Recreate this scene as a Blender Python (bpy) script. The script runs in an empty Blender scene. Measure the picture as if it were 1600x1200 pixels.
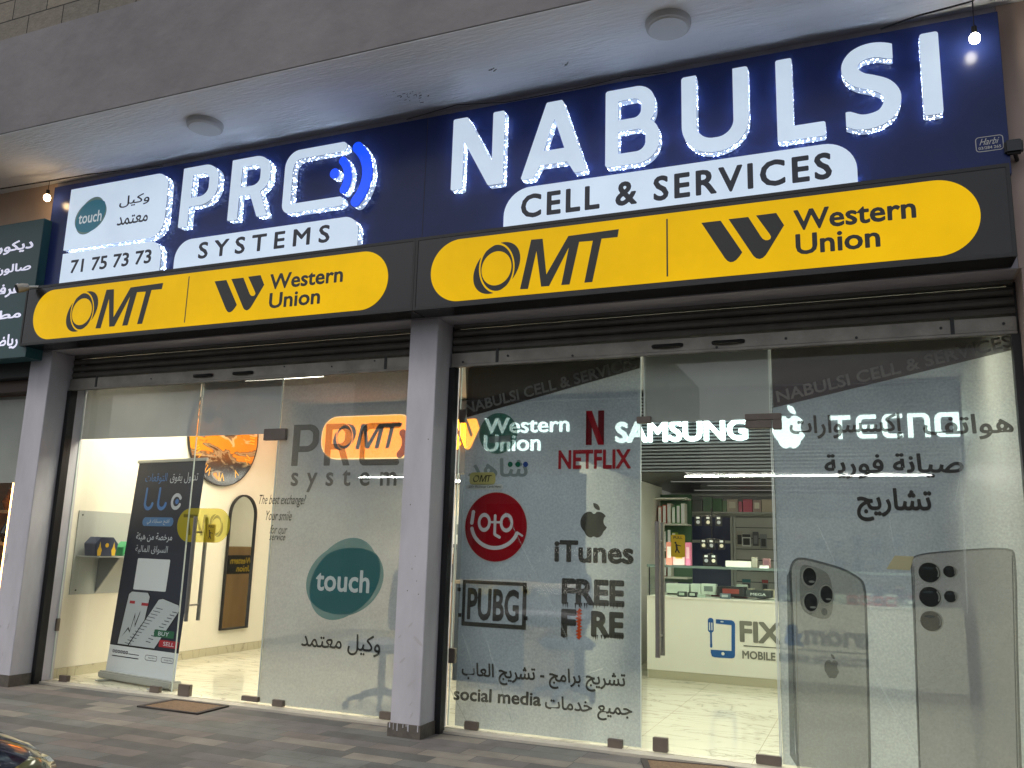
import bpy, bmesh, math, random
import numpy as np
from mathutils import Vector, Matrix
random.seed(7)
sc = bpy.context.scene
COL = sc.collection
# ------------------------------------------------------------------ camera
CAM = np.array([2.3455, -5.7953, 1.2751]); YAW, PIT, ROL = [math.radians(a) for a in (22.805, 10.837, 1.635)]; FPX = 1330.8
_cy, _sy, _cp, _sp = math.cos(YAW), math.sin(YAW), math.cos(PIT), math.sin(PIT)
FWD = np.array([-_sy*_cp, _cy*_cp, _sp]); _r = np.array([_cy, _sy, 0]); _u = np.cross(_r, FWD)
RGT = _r*math.cos(ROL) + _u*math.sin(ROL); UPV = -_r*math.sin(ROL) + _u*math.cos(ROL)
cd = bpy.data.cameras.new('camera'); cam = bpy.data.objects.new('camera', cd); COL.objects.link(cam)
cd.sensor_width = 36; cd.lens = FPX*36/1600; cd.clip_start = 0.05; cd.clip_end = 500
cam.matrix_world = Matrix(((RGT[0], UPV[0], -FWD[0], CAM[0]), (RGT[1], UPV[1], -FWD[1], CAM[1]), (RGT[2], UPV[2], -FWD[2], CAM[2]), (0, 0, 0, 1)))
sc.camera = cam
# ------------------------------------------------------------------ world, sun, exposure
SUN_E, SUN_R = math.radians(58), math.radians(215)
w = bpy.data.worlds.new('World'); sc.world = w; w.use_nodes = True
nt = w.node_tree; bg = nt.nodes['Background']
sky = nt.nodes.new('ShaderNodeTexSky'); sky.sky_type = 'NISHITA'; sky.sun_disc = False
sky.sun_elevation = SUN_E; sky.sun_rotation = SUN_R; sky.air_density = 1.2; sky.dust_density = 5.0; sky.ozone_density = 1.5
hs = nt.nodes.new('ShaderNodeHueSaturation'); hs.inputs['Saturation'].default_value = 0.5
nt.links.new(sky.outputs[0], hs.inputs['Color']); nt.links.new(hs.outputs[0], bg.inputs[0]); bg.inputs[1].default_value = 0.128
sl = bpy.data.lights.new('sun', 'SUN'); sl.energy = 0.8; sl.angle = math.radians(20); sl.color = (1, 0.97, 0.95)
so = bpy.data.objects.new('sun', sl); COL.objects.link(so)
_sd = Vector((math.sin(SUN_R)*math.cos(SUN_E), math.cos(SUN_R)*math.cos(SUN_E), math.sin(SUN_E)))
so.rotation_euler = _sd.to_track_quat('Z', 'Y').to_euler(); so.location = (0, -20, 20)
sc.view_settings.view_transform = 'Standard'; sc.view_settings.look = 'None'; sc.view_settings.exposure = 0; sc.view_settings.gamma = 1
sc.render.engine = 'CYCLES'; sc.cycles.use_denoising = True
sc.cycles.transparent_max_bounces = 24; sc.cycles.max_bounces = 8; sc.cycles.sample_clamp_indirect = 12

# ------------------------------------------------------------------ helpers: frames
def s2l(c): return tuple(((v/255)/12.92 if v/255 <= 0.04045 else ((v/255+0.055)/1.055)**2.4) for v in c)
class Frame:
    """a plane in the scene: origin, u and v axes, n = u x v facing the viewer"""
    def __init__(s, O, U, V=(0, 0, 1)):
        s.O = np.array(O, float); s.U = np.array(U, float)/np.linalg.norm(U); s.V = np.array(V, float); s.N = np.cross(s.U, s.V)
    def px(s, x, y):
        d = FWD + RGT*(x-800)/FPX - UPV*(y-600)/FPX
        t = ((s.O-CAM)@s.N)/(d@s.N); P = CAM + t*d - s.O
        return (P@s.U, P@s.V)
    def w(s, u, v, n=0): return s.O + s.U*u + s.V*v + s.N*n
    def bb(s, l, r, b, t): return (s.px(*l)[0], s.px(*r)[0], s.px(*b)[1], s.px(*t)[1])
    def pts(s, P, ox=0, oy=0, k=1): return [s.px(ox+p[0]/k, oy+p[1]/k) for p in P]
def FY(y): return Frame((0, y, 0), (1, 0, 0))
def FX(x): return Frame((x, 0, 0), (0, 1, 0))
# ------------------------------------------------------------------ helpers: materials
MC = {}
def mat(name, col, rough=0.5, metal=0.0, noise=None, bump=None, emit=0.0, ecol=None, spec=0.5, stretch=(1, 1, 1), coat=0):
    if name in MC: return MC[name]
    m = bpy.data.materials.new(name); m.use_nodes = True; n = m.node_tree.nodes; L = m.node_tree.links
    b = n['Principled BSDF']; lc = s2l(col)+(1,)
    b.inputs['Base Color'].default_value = lc; b.inputs['Roughness'].default_value = rough; b.inputs['Metallic'].default_value = metal
    b.inputs['Specular IOR Level'].default_value = spec; b.inputs['Coat Weight'].default_value = coat
    tc = n.new('ShaderNodeTexCoord'); mp = n.new('ShaderNodeMapping'); L.new(tc.outputs['Object'], mp.inputs[0]); mp.inputs['Scale'].default_value = stretch
    if noise:
        t = n.new('ShaderNodeTexNoise'); t.inputs['Scale'].default_value = noise[0]; t.inputs['Detail'].default_value = 6; t.inputs['Roughness'].default_value = .62
        L.new(mp.outputs[0], t.inputs['Vector'])
        r = n.new('ShaderNodeMapRange'); r.inputs[1].default_value = .3; r.inputs[2].default_value = .7; r.inputs[3].default_value = 1-noise[1]; r.inputs[4].default_value = 1+noise[1]*.5
        L.new(t.outputs[0], r.inputs[0])
        x = n.new('ShaderNodeVectorMath'); x.operation = 'SCALE'; x.inputs[0].default_value = lc[:3]; L.new(r.outputs[0], x.inputs['Scale'])
        L.new(x.outputs[0], b.inputs['Base Color'])
    if emit:
        b.inputs['Emission Color'].default_value = s2l(ecol or col)+(1,); b.inputs['Emission Strength'].default_value = emit
        if noise:
            x2 = n.new('ShaderNodeVectorMath'); x2.operation = 'SCALE'; x2.inputs[0].default_value = s2l(ecol or col); L.new(r.outputs[0], x2.inputs['Scale']); L.new(x2.outputs[0], b.inputs['Emission Color'])
    if bump:
        t2 = n.new('ShaderNodeTexNoise'); t2.inputs['Scale'].default_value = bump[0]; t2.inputs['Detail'].default_value = 8; L.new(mp.outputs[0], t2.inputs['Vector'])
        bp = n.new('ShaderNodeBump'); bp.inputs['Strength'].default_value = bump[1]; bp.inputs['Distance'].default_value = .01
        L.new(t2.outputs[0], bp.inputs['Height']); L.new(bp.outputs[0], b.inputs['Normal'])
    MC[name] = m; return m
def film(name, col, alpha, tint=(255, 255, 255), noise=None, emit=0):
    """translucent printed vinyl: part see-through, part matt"""
    if name in MC: return MC[name]
    m = bpy.data.materials.new(name); m.use_nodes = True; n = m.node_tree.nodes; L = m.node_tree.links; n.clear()
    o = n.new('ShaderNodeOutputMaterial'); mx = n.new('ShaderNodeMixShader'); t = n.new('ShaderNodeBsdfTransparent'); d = n.new('ShaderNodeBsdfDiffuse')
    t.inputs[0].default_value = s2l(tint)+(1,); d.inputs[0].default_value = s2l(col)+(1,); mx.inputs[0].default_value = alpha
    L.new(t.outputs[0], mx.inputs[1]); L.new(d.outputs[0], mx.inputs[2]); L.new(mx.outputs[0], o.inputs[0])
    if noise:
        tc = n.new('ShaderNodeTexCoord')
        acc = None
        for sc_, am in noise:
            q = n.new('ShaderNodeTexNoise'); q.inputs['Scale'].default_value = sc_; q.inputs['Detail'].default_value = 4; L.new(tc.outputs['Object'], q.inputs['Vector'])
            r = n.new('ShaderNodeMapRange'); r.inputs[1].default_value = .3; r.inputs[2].default_value = .7; r.inputs[3].default_value = 1-am; r.inputs[4].default_value = 1+am*.6; L.new(q.outputs[0], r.inputs[0])
            if acc is None: acc = r.outputs[0]
            else:
                mu = n.new('ShaderNodeMath'); mu.operation = 'MULTIPLY'; L.new(acc, mu.inputs[0]); L.new(r.outputs[0], mu.inputs[1]); acc = mu.outputs[0]
        x = n.new('ShaderNodeVectorMath'); x.operation = 'SCALE'; x.inputs[0].default_value = s2l(col); L.new(acc, x.inputs['Scale']); L.new(x.outputs[0], d.inputs[0])
    MC[name] = m; return m
def glass(name, tint=(250, 252, 250), rough=0.0, refl=1.0):
    if name in MC: return MC[name]
    m = bpy.data.materials.new(name); m.use_nodes = True; n = m.node_tree.nodes; L = m.node_tree.links; n.clear()
    o = n.new('ShaderNodeOutputMaterial'); mx = n.new('ShaderNodeMixShader'); t = n.new('ShaderNodeBsdfTransparent'); g = n.new('ShaderNodeBsdfGlossy'); f = n.new('ShaderNodeFresnel')
    t.inputs[0].default_value = s2l(tint)+(1,); g.inputs['Roughness'].default_value = rough; f.inputs[0].default_value = 1.5
    mu = n.new('ShaderNodeMath'); mu.operation = 'MULTIPLY'; mu.inputs[1].default_value = refl; L.new(f.outputs[0], mu.inputs[0])
    ge = n.new('ShaderNodeNewGeometry'); iv = n.new('ShaderNodeMath'); iv.operation = 'SUBTRACT'; iv.inputs[0].default_value = 1; L.new(ge.outputs['Backfacing'], iv.inputs[1])
    m3 = n.new('ShaderNodeMath'); m3.operation = 'MULTIPLY'; m3.use_clamp = True; L.new(mu.outputs[0], m3.inputs[0]); L.new(iv.outputs[0], m3.inputs[1])
    L.new(m3.outputs[0], mx.inputs[0]); L.new(t.outputs[0], mx.inputs[1]); L.new(g.outputs[0], mx.inputs[2]); L.new(mx.outputs[0], o.inputs[0])
    MC[name] = m; return m
# ------------------------------------------------------------------ helpers: objects
def tag(o, label=None, cat=None, group=None, kind=None):
    if label: o['label'] = label
    if cat: o['category'] = cat
    if group: o['group'] = group
    if kind: o['kind'] = kind
    return o
def link(name, me, m=None, parent=None):
    o = bpy.data.objects.new(name, me); COL.objects.link(o)
    if m is not None:
        for q in (m if isinstance(m, (list, tuple)) else [m]): me.materials.append(q)
    if parent is not None: o.parent = parent
    return o
def empty(name, label=None, cat=None, group=None, kind=None):
    o = bpy.data.objects.new(name, None); o.empty_display_size = .1; COL.objects.link(o); return tag(o, label, cat, group, kind)
def _kids(o):
    r = []
    for c in o.children: r.append(c); r += _kids(c)
    return r
def settle(root):
    """move origins to the base centre of the thing; meshes were built in world coordinates"""
    ms = [o for o in [root]+_kids(root) if o.type == 'MESH']
    P = np.array([v.co[:] for o in ms for v in o.data.vertices])
    lo, hi = P.min(0), P.max(0); base = Vector(((lo[0]+hi[0])/2, (lo[1]+hi[1])/2, lo[2]))
    T = Matrix.Translation(-base)
    for o in ms: o.data.transform(T)
    root.location = base
    return root
def dup(root, off, label=None):
    c = root.copy(); COL.objects.link(c); c.location = root.location + Vector(off)
    if label: c['label'] = label
    for ch in list(root.children):
        d = ch.copy(); COL.objects.link(d); d.parent = c
        for g in ch.children:
            e = g.copy(); COL.objects.link(e); e.parent = d
    return c
class MB:
    def __init__(s): s.v = []; s.f = []
    def box(s, x0, x1, y0, y1, z0, z1):
        b = len(s.v); s.v += [(x, y, z) for z in (z0, z1) for y in (y0, y1) for x in (x0, x1)]
        s.f += [tuple(b+i for i in q) for q in ((0, 2, 3, 1), (4, 5, 7, 6), (0, 1, 5, 4), (2, 6, 7, 3), (0, 4, 6, 2), (1, 3, 7, 5))]; return s
    def fbox(s, F, u0, u1, v0, v1, n0, n1):
        b = len(s.v); s.v += [tuple(F.w(u, v, n)) for n in (n0, n1) for v in (v0, v1) for u in (u0, u1)]
        s.f += [tuple(b+i for i in q) for q in ((0, 2, 3, 1), (4, 5, 7, 6), (0, 1, 5, 4), (2, 6, 7, 3), (0, 4, 6, 2), (1, 3, 7, 5))]; return s
    def prism(s, pts, d):
        """polygon pts (3d) swept by d"""
        b = len(s.v); n = len(pts); s.v += [tuple(p) for p in pts]+[tuple(np.array(p)+np.array(d)) for p in pts]
        s.f += [tuple(b+i for i in range(n))[::-1], tuple(b+n+i for i in range(n))]+[(b+i, b+(i+1) % n, b+n+(i+1) % n, b+n+i) for i in range(n)]; return s
    def tube(s, P, r, seg=10, cap=True, rs=None):
        P = [Vector(p) for p in P]; b0 = len(s.v)
        for i, p in enumerate(P):
            t = (P[min(i+1, len(P)-1)]-P[max(i-1, 0)]).normalized(); a = t.orthogonal().normalized()
            if i and abs(t.dot(pa)) < .95: a = (pa - t*pa.dot(t)).normalized()
            pa = a; b = t.cross(a); rr = rs[i] if rs else r
            s.v += [tuple(p+(a*math.cos(2*math.pi*k/seg)+b*math.sin(2*math.pi*k/seg))*rr) for k in range(seg)]
            if i: s.f += [(b0+(i-1)*seg+k, b0+(i-1)*seg+(k+1) % seg, b0+i*seg+(k+1) % seg, b0+i*seg+k) for k in range(seg)]
        if cap: s.f += [tuple(b0+k for k in range(seg))[::-1], tuple(b0+(len(P)-1)*seg+k for k in range(seg))]
        return s
    def ball(s, c, r, seg=14, sz=1):
        P = [(c[0], c[1], c[2]-r*sz*math.cos(math.pi*i/seg)) for i in range(seg+1)]
        return s.tube(P, r, seg=16, rs=[max(1e-4, r*math.sin(math.pi*i/seg)) for i in range(seg+1)])
    def build(s, name, m, parent=None, smooth=False, bevel=0):
        me = bpy.data.meshes.new(name); me.from_pydata(s.v, [], s.f); me.update()
        if bevel:
            bm = bmesh.new(); bm.from_mesh(me); bmesh.ops.bevel(bm, geom=bm.edges[:]+bm.verts[:], offset=bevel, segments=2, affect='EDGES', clamp_overlap=True); bm.to_mesh(me); bm.free()
        bm = bmesh.new(); bm.from_mesh(me); bmesh.ops.recalc_face_normals(bm, faces=bm.faces); bm.to_mesh(me); bm.free()
        if smooth:
            for p in me.polygons: p.use_smooth = True
            try: me.set_sharp_from_angle(angle=math.radians(38))
            except Exception: pass
        return link(name, me, m, parent)
def bx(name, m, x0, x1, y0, y1, z0, z1, parent=None, bevel=0): return MB().box(x0, x1, y0, y1, z0, z1).build(name, m, parent, bevel=bevel)

# ---- 2D outlines (signed distance -> contour -> filled curve -> mesh)
def contours(f, x0, x1, y0, y1, h):
    xs = np.arange(x0-2*h, x1+2.5*h, h); ys = np.arange(y0-2*h, y1+2.5*h, h); X, Y = np.meshgrid(xs, ys); Z = f(X, Y); I = Z < 0
    seg = {}
    c = I[:-1, :-1].astype(int)+2*I[:-1, 1:]+4*I[1:, 1:]+8*I[1:, :-1]
    T = {1: [(3, 0)], 2: [(0, 1)], 3: [(3, 1)], 4: [(1, 2)], 5: [(3, 2), (1, 0)], 6: [(0, 2)], 7: [(3, 2)], 8: [(2, 3)], 9: [(2, 0)], 10: [(0, 3), (2, 1)], 11: [(2, 1)], 12: [(1, 3)], 13: [(1, 0)], 14: [(0, 3)]}
    def key(i, j, e): return (('h', i, j), ('v', i, j+1), ('h', i+1, j), ('v', i, j))[e]
    for i, j in zip(*np.nonzero((c > 0) & (c < 15))):
        for a, b in T[c[i, j]]: seg[key(i, j, a)] = key(i, j, b)
    def pos(k):
        t, i, j = k
        if t == 'h': a, b = Z[i, j], Z[i, j+1]; q = a/(a-b); return (xs[j]+q*h, ys[i])
        a, b = Z[i, j], Z[i+1, j]; q = a/(a-b); return (xs[j], ys[i]+q*h)
    out = []
    while seg:
        k0 = next(iter(seg)); L = [k0]; k = seg.pop(k0)
        while k != k0 and k in seg: L.append(k); k = seg.pop(k)
        P = [pos(q) for q in L]
        if len(P) < 6: continue
        R = [P[0]]
        for a in range(1, len(P)):            # drop points on straight runs
            p = R[-1]; q = P[a]; n = P[(a+1) % len(P)]
            dx, dy = n[0]-p[0], n[1]-p[1]; d = abs((q[0]-p[0])*dy-(q[1]-p[1])*dx)/(math.hypot(dx, dy)+1e-9)
            if d > h*.035 or math.hypot(q[0]-p[0], q[1]-p[1]) > h*60: R.append(q)
        out.append(R)
    return out
def sseg(X, Y, a, b, w):
    """butt-ended bar of half width w"""
    a = np.array(a, float); b = np.array(b, float); L = np.linalg.norm(b-a); d = (b-a)/L
    px, py = X-(a[0]+b[0])/2, Y-(a[1]+b[1])/2
    qx = np.abs(px*d[0]+py*d[1])-L/2; qy = np.abs(-px*d[1]+py*d[0])-w
    return np.hypot(np.maximum(qx, 0), np.maximum(qy, 0))+np.minimum(np.maximum(qx, qy), 0)
def scap(X, Y, a, b, w):
    ax, ay = a; bx_, by_ = b; L2 = (bx_-ax)**2+(by_-ay)**2+1e-12
    t = np.clip(((X-ax)*(bx_-ax)+(Y-ay)*(by_-ay))/L2, 0, 1); return np.hypot(X-ax-t*(bx_-ax), Y-ay-t*(by_-ay))-w
def sarc(X, Y, c, r, a0, a1, w, ry=None):
    """round ended arc (a0<a1 degrees) built of short capsules"""
    n = max(6, int(abs(a1-a0)/7)); R = None; ry = ry or r
    for i in range(n):
        p = [(c[0]+r*math.cos(math.radians(a0+(a1-a0)*k/n)), c[1]+ry*math.sin(math.radians(a0+(a1-a0)*k/n))) for k in (i, i+1)]
        q = scap(X, Y, p[0], p[1], w); R = q if R is None else np.minimum(R, q)
    return R
def srbox(X, Y, x0, x1, y0, y1, r):
    """rounded box; r = radius or (tl,tr,br,bl)"""
    if isinstance(r, (int, float)): r = (r,)*4
    cx, cy, hx, hy = (x0+x1)/2, (y0+y1)/2, (x1-x0)/2, (y1-y0)/2
    px, py = X-cx, Y-cy
    rr = np.where(px < 0, np.where(py > 0, r[0], r[3]), np.where(py > 0, r[1], r[2]))
    qx = np.abs(px)-hx+rr; qy = np.abs(py)-hy+rr
    return np.minimum(np.maximum(qx, qy), 0)+np.hypot(np.maximum(qx, 0), np.maximum(qy, 0))-rr
def sell(X, Y, c, a, b, ang=0):
    t = math.radians(ang); px, py = X-c[0], Y-c[1]; u = px*math.cos(t)+py*math.sin(t); v = -px*math.sin(t)+py*math.cos(t)
    k = np.hypot(u/a, v/b); return (k-1)*min(a, b)
def spoly(X, Y, P):
    P = [np.array(p, float) for p in P]; d = np.full(X.shape, 1e9); s = np.ones(X.shape)
    for i in range(len(P)):
        a, b = P[i], P[i-1]; e = b-a; wx, wy = X-a[0], Y-a[1]
        t = np.clip((wx*e[0]+wy*e[1])/(e@e), 0, 1); d = np.minimum(d, (wx-e[0]*t)**2+(wy-e[1]*t)**2)
        c1 = Y >= a[1]; c2 = Y < b[1]; c3 = e[0]*wy > e[1]*wx
        flip = (c1 & c2 & c3) | (~c1 & ~c2 & ~c3); s = np.where(flip, -s, s)
    return s*np.sqrt(d)
def circle(c, rx, ry=None, n=40, ang=0):
    ry = ry or rx; t = math.radians(ang)
    return [(c[0]+rx*math.cos(k)*math.cos(t)-ry*math.sin(k)*math.sin(t), c[1]+rx*math.cos(k)*math.sin(t)+ry*math.sin(k)*math.cos(t)) for k in [2*math.pi*i/n for i in range(n)]]
def rbox(x0, x1, y0, y1, r, n=8):
    if isinstance(r, (int, float)): r = (r,)*4
    P = []
    for cx, cy, q, a in ((x0, y1, r[0], 180), (x1, y1, r[1], 90), (x1, y0, r[2], 0), (x0, y0, r[3], 270)):
        sx = 1 if cx == x0 else -1; sy = 1 if cy == y0 else -1
        if q <= 0: P.append((cx, cy)); continue
        for k in range(n+1):
            t = math.radians(a-90*k/n); P.append((cx+sx*q+q*math.cos(t), cy+sy*q+q*math.sin(t)))
    return P
def fit(loops, b):
    A = np.array([p for l in loops for p in l]); lo, hi = A.min(0), A.max(0)
    return [[(b[0]+(p[0]-lo[0])/(hi[0]-lo[0])*(b[1]-b[0]), b[2]+(p[1]-lo[1])/(hi[1]-lo[1])*(b[3]-b[2])) for p in l] for l in loops]
DG = None
def loops_mesh(loops, t):
    cu = bpy.data.curves.new('tmp', 'CURVE'); cu.dimensions = '2D'; cu.fill_mode = 'BOTH'; cu.extrude = t/2
    for l in loops:
        s = cu.splines.new('POLY'); s.points.add(len(l)-1)
        for i, p in enumerate(l): s.points[i].co = (p[0], p[1], 0, 1)
        s.use_cyclic_u = True
    return _tomesh(cu)
def _tomesh(cu):
    o = bpy.data.objects.new('tmp', cu); COL.objects.link(o); dg = bpy.context.evaluated_depsgraph_get(); dg.update()
    me = bpy.data.meshes.new_from_object(o.evaluated_get(dg)); bpy.data.objects.remove(o); bpy.data.curves.remove(cu); me.materials.clear(); return me
def place(me, F, n0, t):
    """local (u,v,w in -t/2..t/2) -> plane, back face at n0"""
    M = Matrix(((F.U[0], F.V[0], F.N[0], 0), (F.U[1], F.V[1], F.N[1], 0), (F.U[2], F.V[2], F.N[2], 0), (0, 0, 0, 1)))
    o = F.O + F.N*(n0+t/2); me.transform(Matrix.Translation(Vector(o)) @ M); return me
def shape(name, loops, F, n0, t, m, parent=None):
    """flat shape on plane F, from height n0 to n0+t above it; t=0 -> single sheet"""
    return link(name, place(loops_mesh(loops, t), F, n0, t), m, parent)
ARF = {'ا': (0xFE8D, 2), 'أ': (0xFE83, 2), 'إ': (0xFE87, 2), 'ب': (0xFE8F, 4), 'ة': (0xFE93, 2), 'ت': (0xFE95, 4), 'ث': (0xFE99, 4), 'ج': (0xFE9D, 4), 'ح': (0xFEA1, 4), 'خ': (0xFEA5, 4), 'د': (0xFEA9, 2), 'ذ': (0xFEAB, 2), 'ر': (0xFEAD, 2), 'ز': (0xFEAF, 2), 'س': (0xFEB1, 4), 'ش': (0xFEB5, 4), 'ص': (0xFEB9, 4), 'ض': (0xFEBD, 4), 'ط': (0xFEC1, 4), 'ع': (0xFEC9, 4), 'غ': (0xFECD, 4), 'ف': (0xFED1, 4), 'ق': (0xFED5, 4), 'ك': (0xFED9, 4), 'ل': (0xFEDD, 4), 'م': (0xFEE1, 4), 'ن': (0xFEE5, 4), 'ه': (0xFEE9, 4), 'و': (0xFEED, 2), 'ي': (0xFEF1, 4), 'ئ': (0xFE89, 4)}
def arab(s):
    out = []
    for i, c in enumerate(s):
        if c not in ARF: out.append(c); continue
        b, n = ARF[c]; prev = i > 0 and s[i-1] in ARF and ARF[s[i-1]][1] == 4; nxt = n == 4 and i+1 < len(s) and s[i+1] in ARF
        out.append(chr(b+(3 if prev and nxt else 2 if nxt else 1 if prev else 0)))
    return ''.join(out[::-1])
GH = .02
def grow(me, b):
    """embolden a flat letter mesh: regrow its outline by b"""
    bm = bmesh.new(); bm.from_mesh(me); bmesh.ops.remove_doubles(bm, verts=bm.verts, dist=1e-5)
    bmesh.ops.triangulate(bm, faces=bm.faces[:]); isl = []; seen = set()
    for v0 in bm.verts:
        if v0 in seen: continue
        st = [v0]; seen.add(v0); cur = []
        while st:
            v = st.pop(); cur.append(v)
            for e in v.link_edges:
                o = e.other_vert(v)
                if o not in seen: seen.add(o); st.append(o)
        E = [((e.verts[0].co.x, e.verts[0].co.y), (e.verts[1].co.x, e.verts[1].co.y)) for v in cur for e in v.link_edges if e.verts[0] is v and len(e.link_faces) == 1]
        T = {f for v in cur for f in v.link_faces}
        if E: A = np.array(E); isl.append([A, A[..., 0].min()-b-.03, A[..., 0].max()+b+.03, A[..., 1].min()-b-.03, A[..., 1].max()+b+.03, [[(q.co.x, q.co.y) for q in f.verts] for f in T]])
    bm.free(); bpy.data.meshes.remove(me)
    ch = True
    while ch:
        ch = False
        for i in range(len(isl)):
            for j in range(i+1, len(isl)):
                p, q = isl[i], isl[j]
                if p[1] < q[2] and q[1] < p[2] and p[3] < q[4] and q[3] < p[4]:
                    isl[i] = [np.concatenate([p[0], q[0]]), min(p[1], q[1]), max(p[2], q[2]), min(p[3], q[3]), max(p[4], q[4]), p[5]+q[5]]; isl.pop(j); ch = True; break
            if ch: break
    L = []
    for A, x0, x1, y0, y1, TR in isl:
        def f(X, Y):
            D = np.full(X.shape, 1e9); C = np.zeros(X.shape, bool); xs = X[0]; ys = Y[:, 0]
            for (ax, ay), (bx_, by_) in A:
                ex, ey = bx_-ax, by_-ay; l2 = ex*ex+ey*ey
                if l2 < 1e-14: continue
                t = np.clip(((X-ax)*ex+(Y-ay)*ey)/l2, 0, 1); D = np.minimum(D, (X-ax-t*ex)**2+(Y-ay-t*ey)**2)
            for t3 in TR:
                qx = [q[0] for q in t3]; qy = [q[1] for q in t3]
                i0, i1 = np.searchsorted(ys, min(qy)-1e-9), np.searchsorted(ys, max(qy)+1e-9); j0, j1 = np.searchsorted(xs, min(qx)-1e-9), np.searchsorted(xs, max(qx)+1e-9)
                if i1 <= i0 or j1 <= j0: continue
                U_, V_ = X[i0:i1, j0:j1], Y[i0:i1, j0:j1]; s_ = [(qx[(k+1) % 3]-qx[k])*(V_-qy[k])-(qy[(k+1) % 3]-qy[k])*(U_-qx[k]) for k in range(3)]
                C[i0:i1, j0:j1] |= ((s_[0] >= -1e-9) & (s_[1] >= -1e-9) & (s_[2] >= -1e-9)) | ((s_[0] <= 1e-9) & (s_[1] <= 1e-9) & (s_[2] <= 1e-9))
            return np.sqrt(D)*np.where(C, -1, 1)-b
        L += contours(f, x0, x1, y0, y1, GH)
    return loops_mesh(L, 0)
def text(name, body, F, box, n0, t, m, parent=None, bold=0, shear=0, mirror=False, sp=1, quad=None):
    """lettering whose ink fills box (u0,u1,v0,v1) on plane F. quad = (bottom-left, bottom-right, top-left) for slanted lines. bold = stroke growth"""
    if any(c in ARF for c in body): body = arab(body)
    cu = bpy.data.curves.new('tmp', 'FONT'); cu.body = body; cu.size = 1; cu.shear = shear; cu.space_character = sp; cu.resolution_u = 3
    base = _tomesh(cu)
    if bold > .004: base = grow(base, bold)
    V = np.array([v.co[:] for v in base.vertices])
    lo, hi = V.min(0), V.max(0)
    if quad:
        A = np.array(quad[0]); Bx = (np.array(quad[1])-A)/(hi[0]-lo[0]); By = (np.array(quad[2])-A)/(hi[1]-lo[1])
    else:
        A = np.array((box[0], box[2])); Bx = np.array((box[1]-box[0], 0))/(hi[0]-lo[0]); By = np.array((0, box[3]-box[2]))/(hi[1]-lo[1])
    if mirror: A = A+Bx*(hi[0]-lo[0]); Bx = -Bx
    M = Matrix(((Bx[0], By[0], 0, A[0]-Bx[0]*lo[0]-By[0]*lo[1]), (Bx[1], By[1], 0, A[1]-Bx[1]*lo[0]-By[1]*lo[1]), (0, 0, 1, 0), (0, 0, 0, 1)))
    base.transform(M)
    if t > 0:
        bm = bmesh.new(); bm.from_mesh(base); bmesh.ops.remove_doubles(bm, verts=bm.verts, dist=1e-6)
        r = bmesh.ops.extrude_face_region(bm, geom=bm.faces[:]); bmesh.ops.translate(bm, verts=[v for v in r['geom'] if isinstance(v, bmesh.types.BMVert)], vec=(0, 0, t))
        bmesh.ops.recalc_face_normals(bm, faces=bm.faces); bm.to_mesh(base); bm.free()
    place(base, F, n0, 0)
    return link(name, base, m, parent)

# ------------------------------------------------------------------ materials
plaster = mat('white plaster', (192, 190, 196), .85, noise=(2.6, .16), bump=(14, .3), stretch=(1.4, 1.4, .5))
concrete = mat('grey rendered concrete', (122, 120, 122), .95, noise=(1.1, .24), bump=(7, .8))
ceilm = mat('painted ceiling render', (236, 238, 240), .9, noise=(3, .08), bump=(38, .9), stretch=(.25, 1.3, 1))
beige = mat('beige wall paint', (190, 170, 160), .85, noise=(2, .08), bump=(20, .2))
skirt_m = mat('dark stone skirting', (96, 90, 82), .6, noise=(20, .35), bump=(50, .3))
navy = mat('navy acrylic sheet', (40, 54, 108), .25, noise=(1.3, .18), spec=.25)
blackp = mat('black gloss vinyl', (36, 35, 36), .2, noise=(2, .2), bump=(3, .06))
blackm = mat('black painted metal', (24, 25, 27), .45, noise=(5, .25))
wface = mat('white acrylic face', (150, 160, 170), .35, noise=(2.2, .07), emit=.78, ecol=(208, 226, 246))
yface = mat('yellow translucent face', (150, 112, 0), .3, noise=(.7, .2), emit=.80, ecol=(236, 188, 0), spec=.15)
ink = mat('dark navy vinyl lettering', (38, 46, 62), .35)
inkb = mat('black vinyl lettering', (34, 34, 30), .3)
blueface = mat('blue acrylic face', (20, 70, 225), .3, emit=.9, ecol=(10, 80, 255))
steel = mat('brushed stainless steel', (150, 146, 140), .38, .75, noise=(30, .12))
steeld = mat('satin patch fitting steel', (118, 108, 100), .45, .45, noise=(8, .12))
galv = mat('galvanised slat metal', (142, 138, 130), .45, .5, noise=(6, .3), bump=(60, .15))
slatm = mat('shutter slat metal', (112, 110, 104), .45, .6, noise=(4, .25))
glassm = glass('clear glass', refl=1.0); glasst = glass('transom glass', refl=1.7)
casegl = glass('display case glass', (250, 254, 251), refl=1.0)
iwall = mat('interior cream wall', (232, 225, 206), .8, noise=(1.5, .05))
iwhite = mat('interior white laminate', (224, 223, 208), .45, noise=(2, .04))
darkpan = mat('dark interior panel', (52, 56, 58), .6, noise=(3, .1))
black_ = mat('matt black', (20, 20, 21), .6)
white_ = mat('white plastic', (225, 226, 222), .4)
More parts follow.
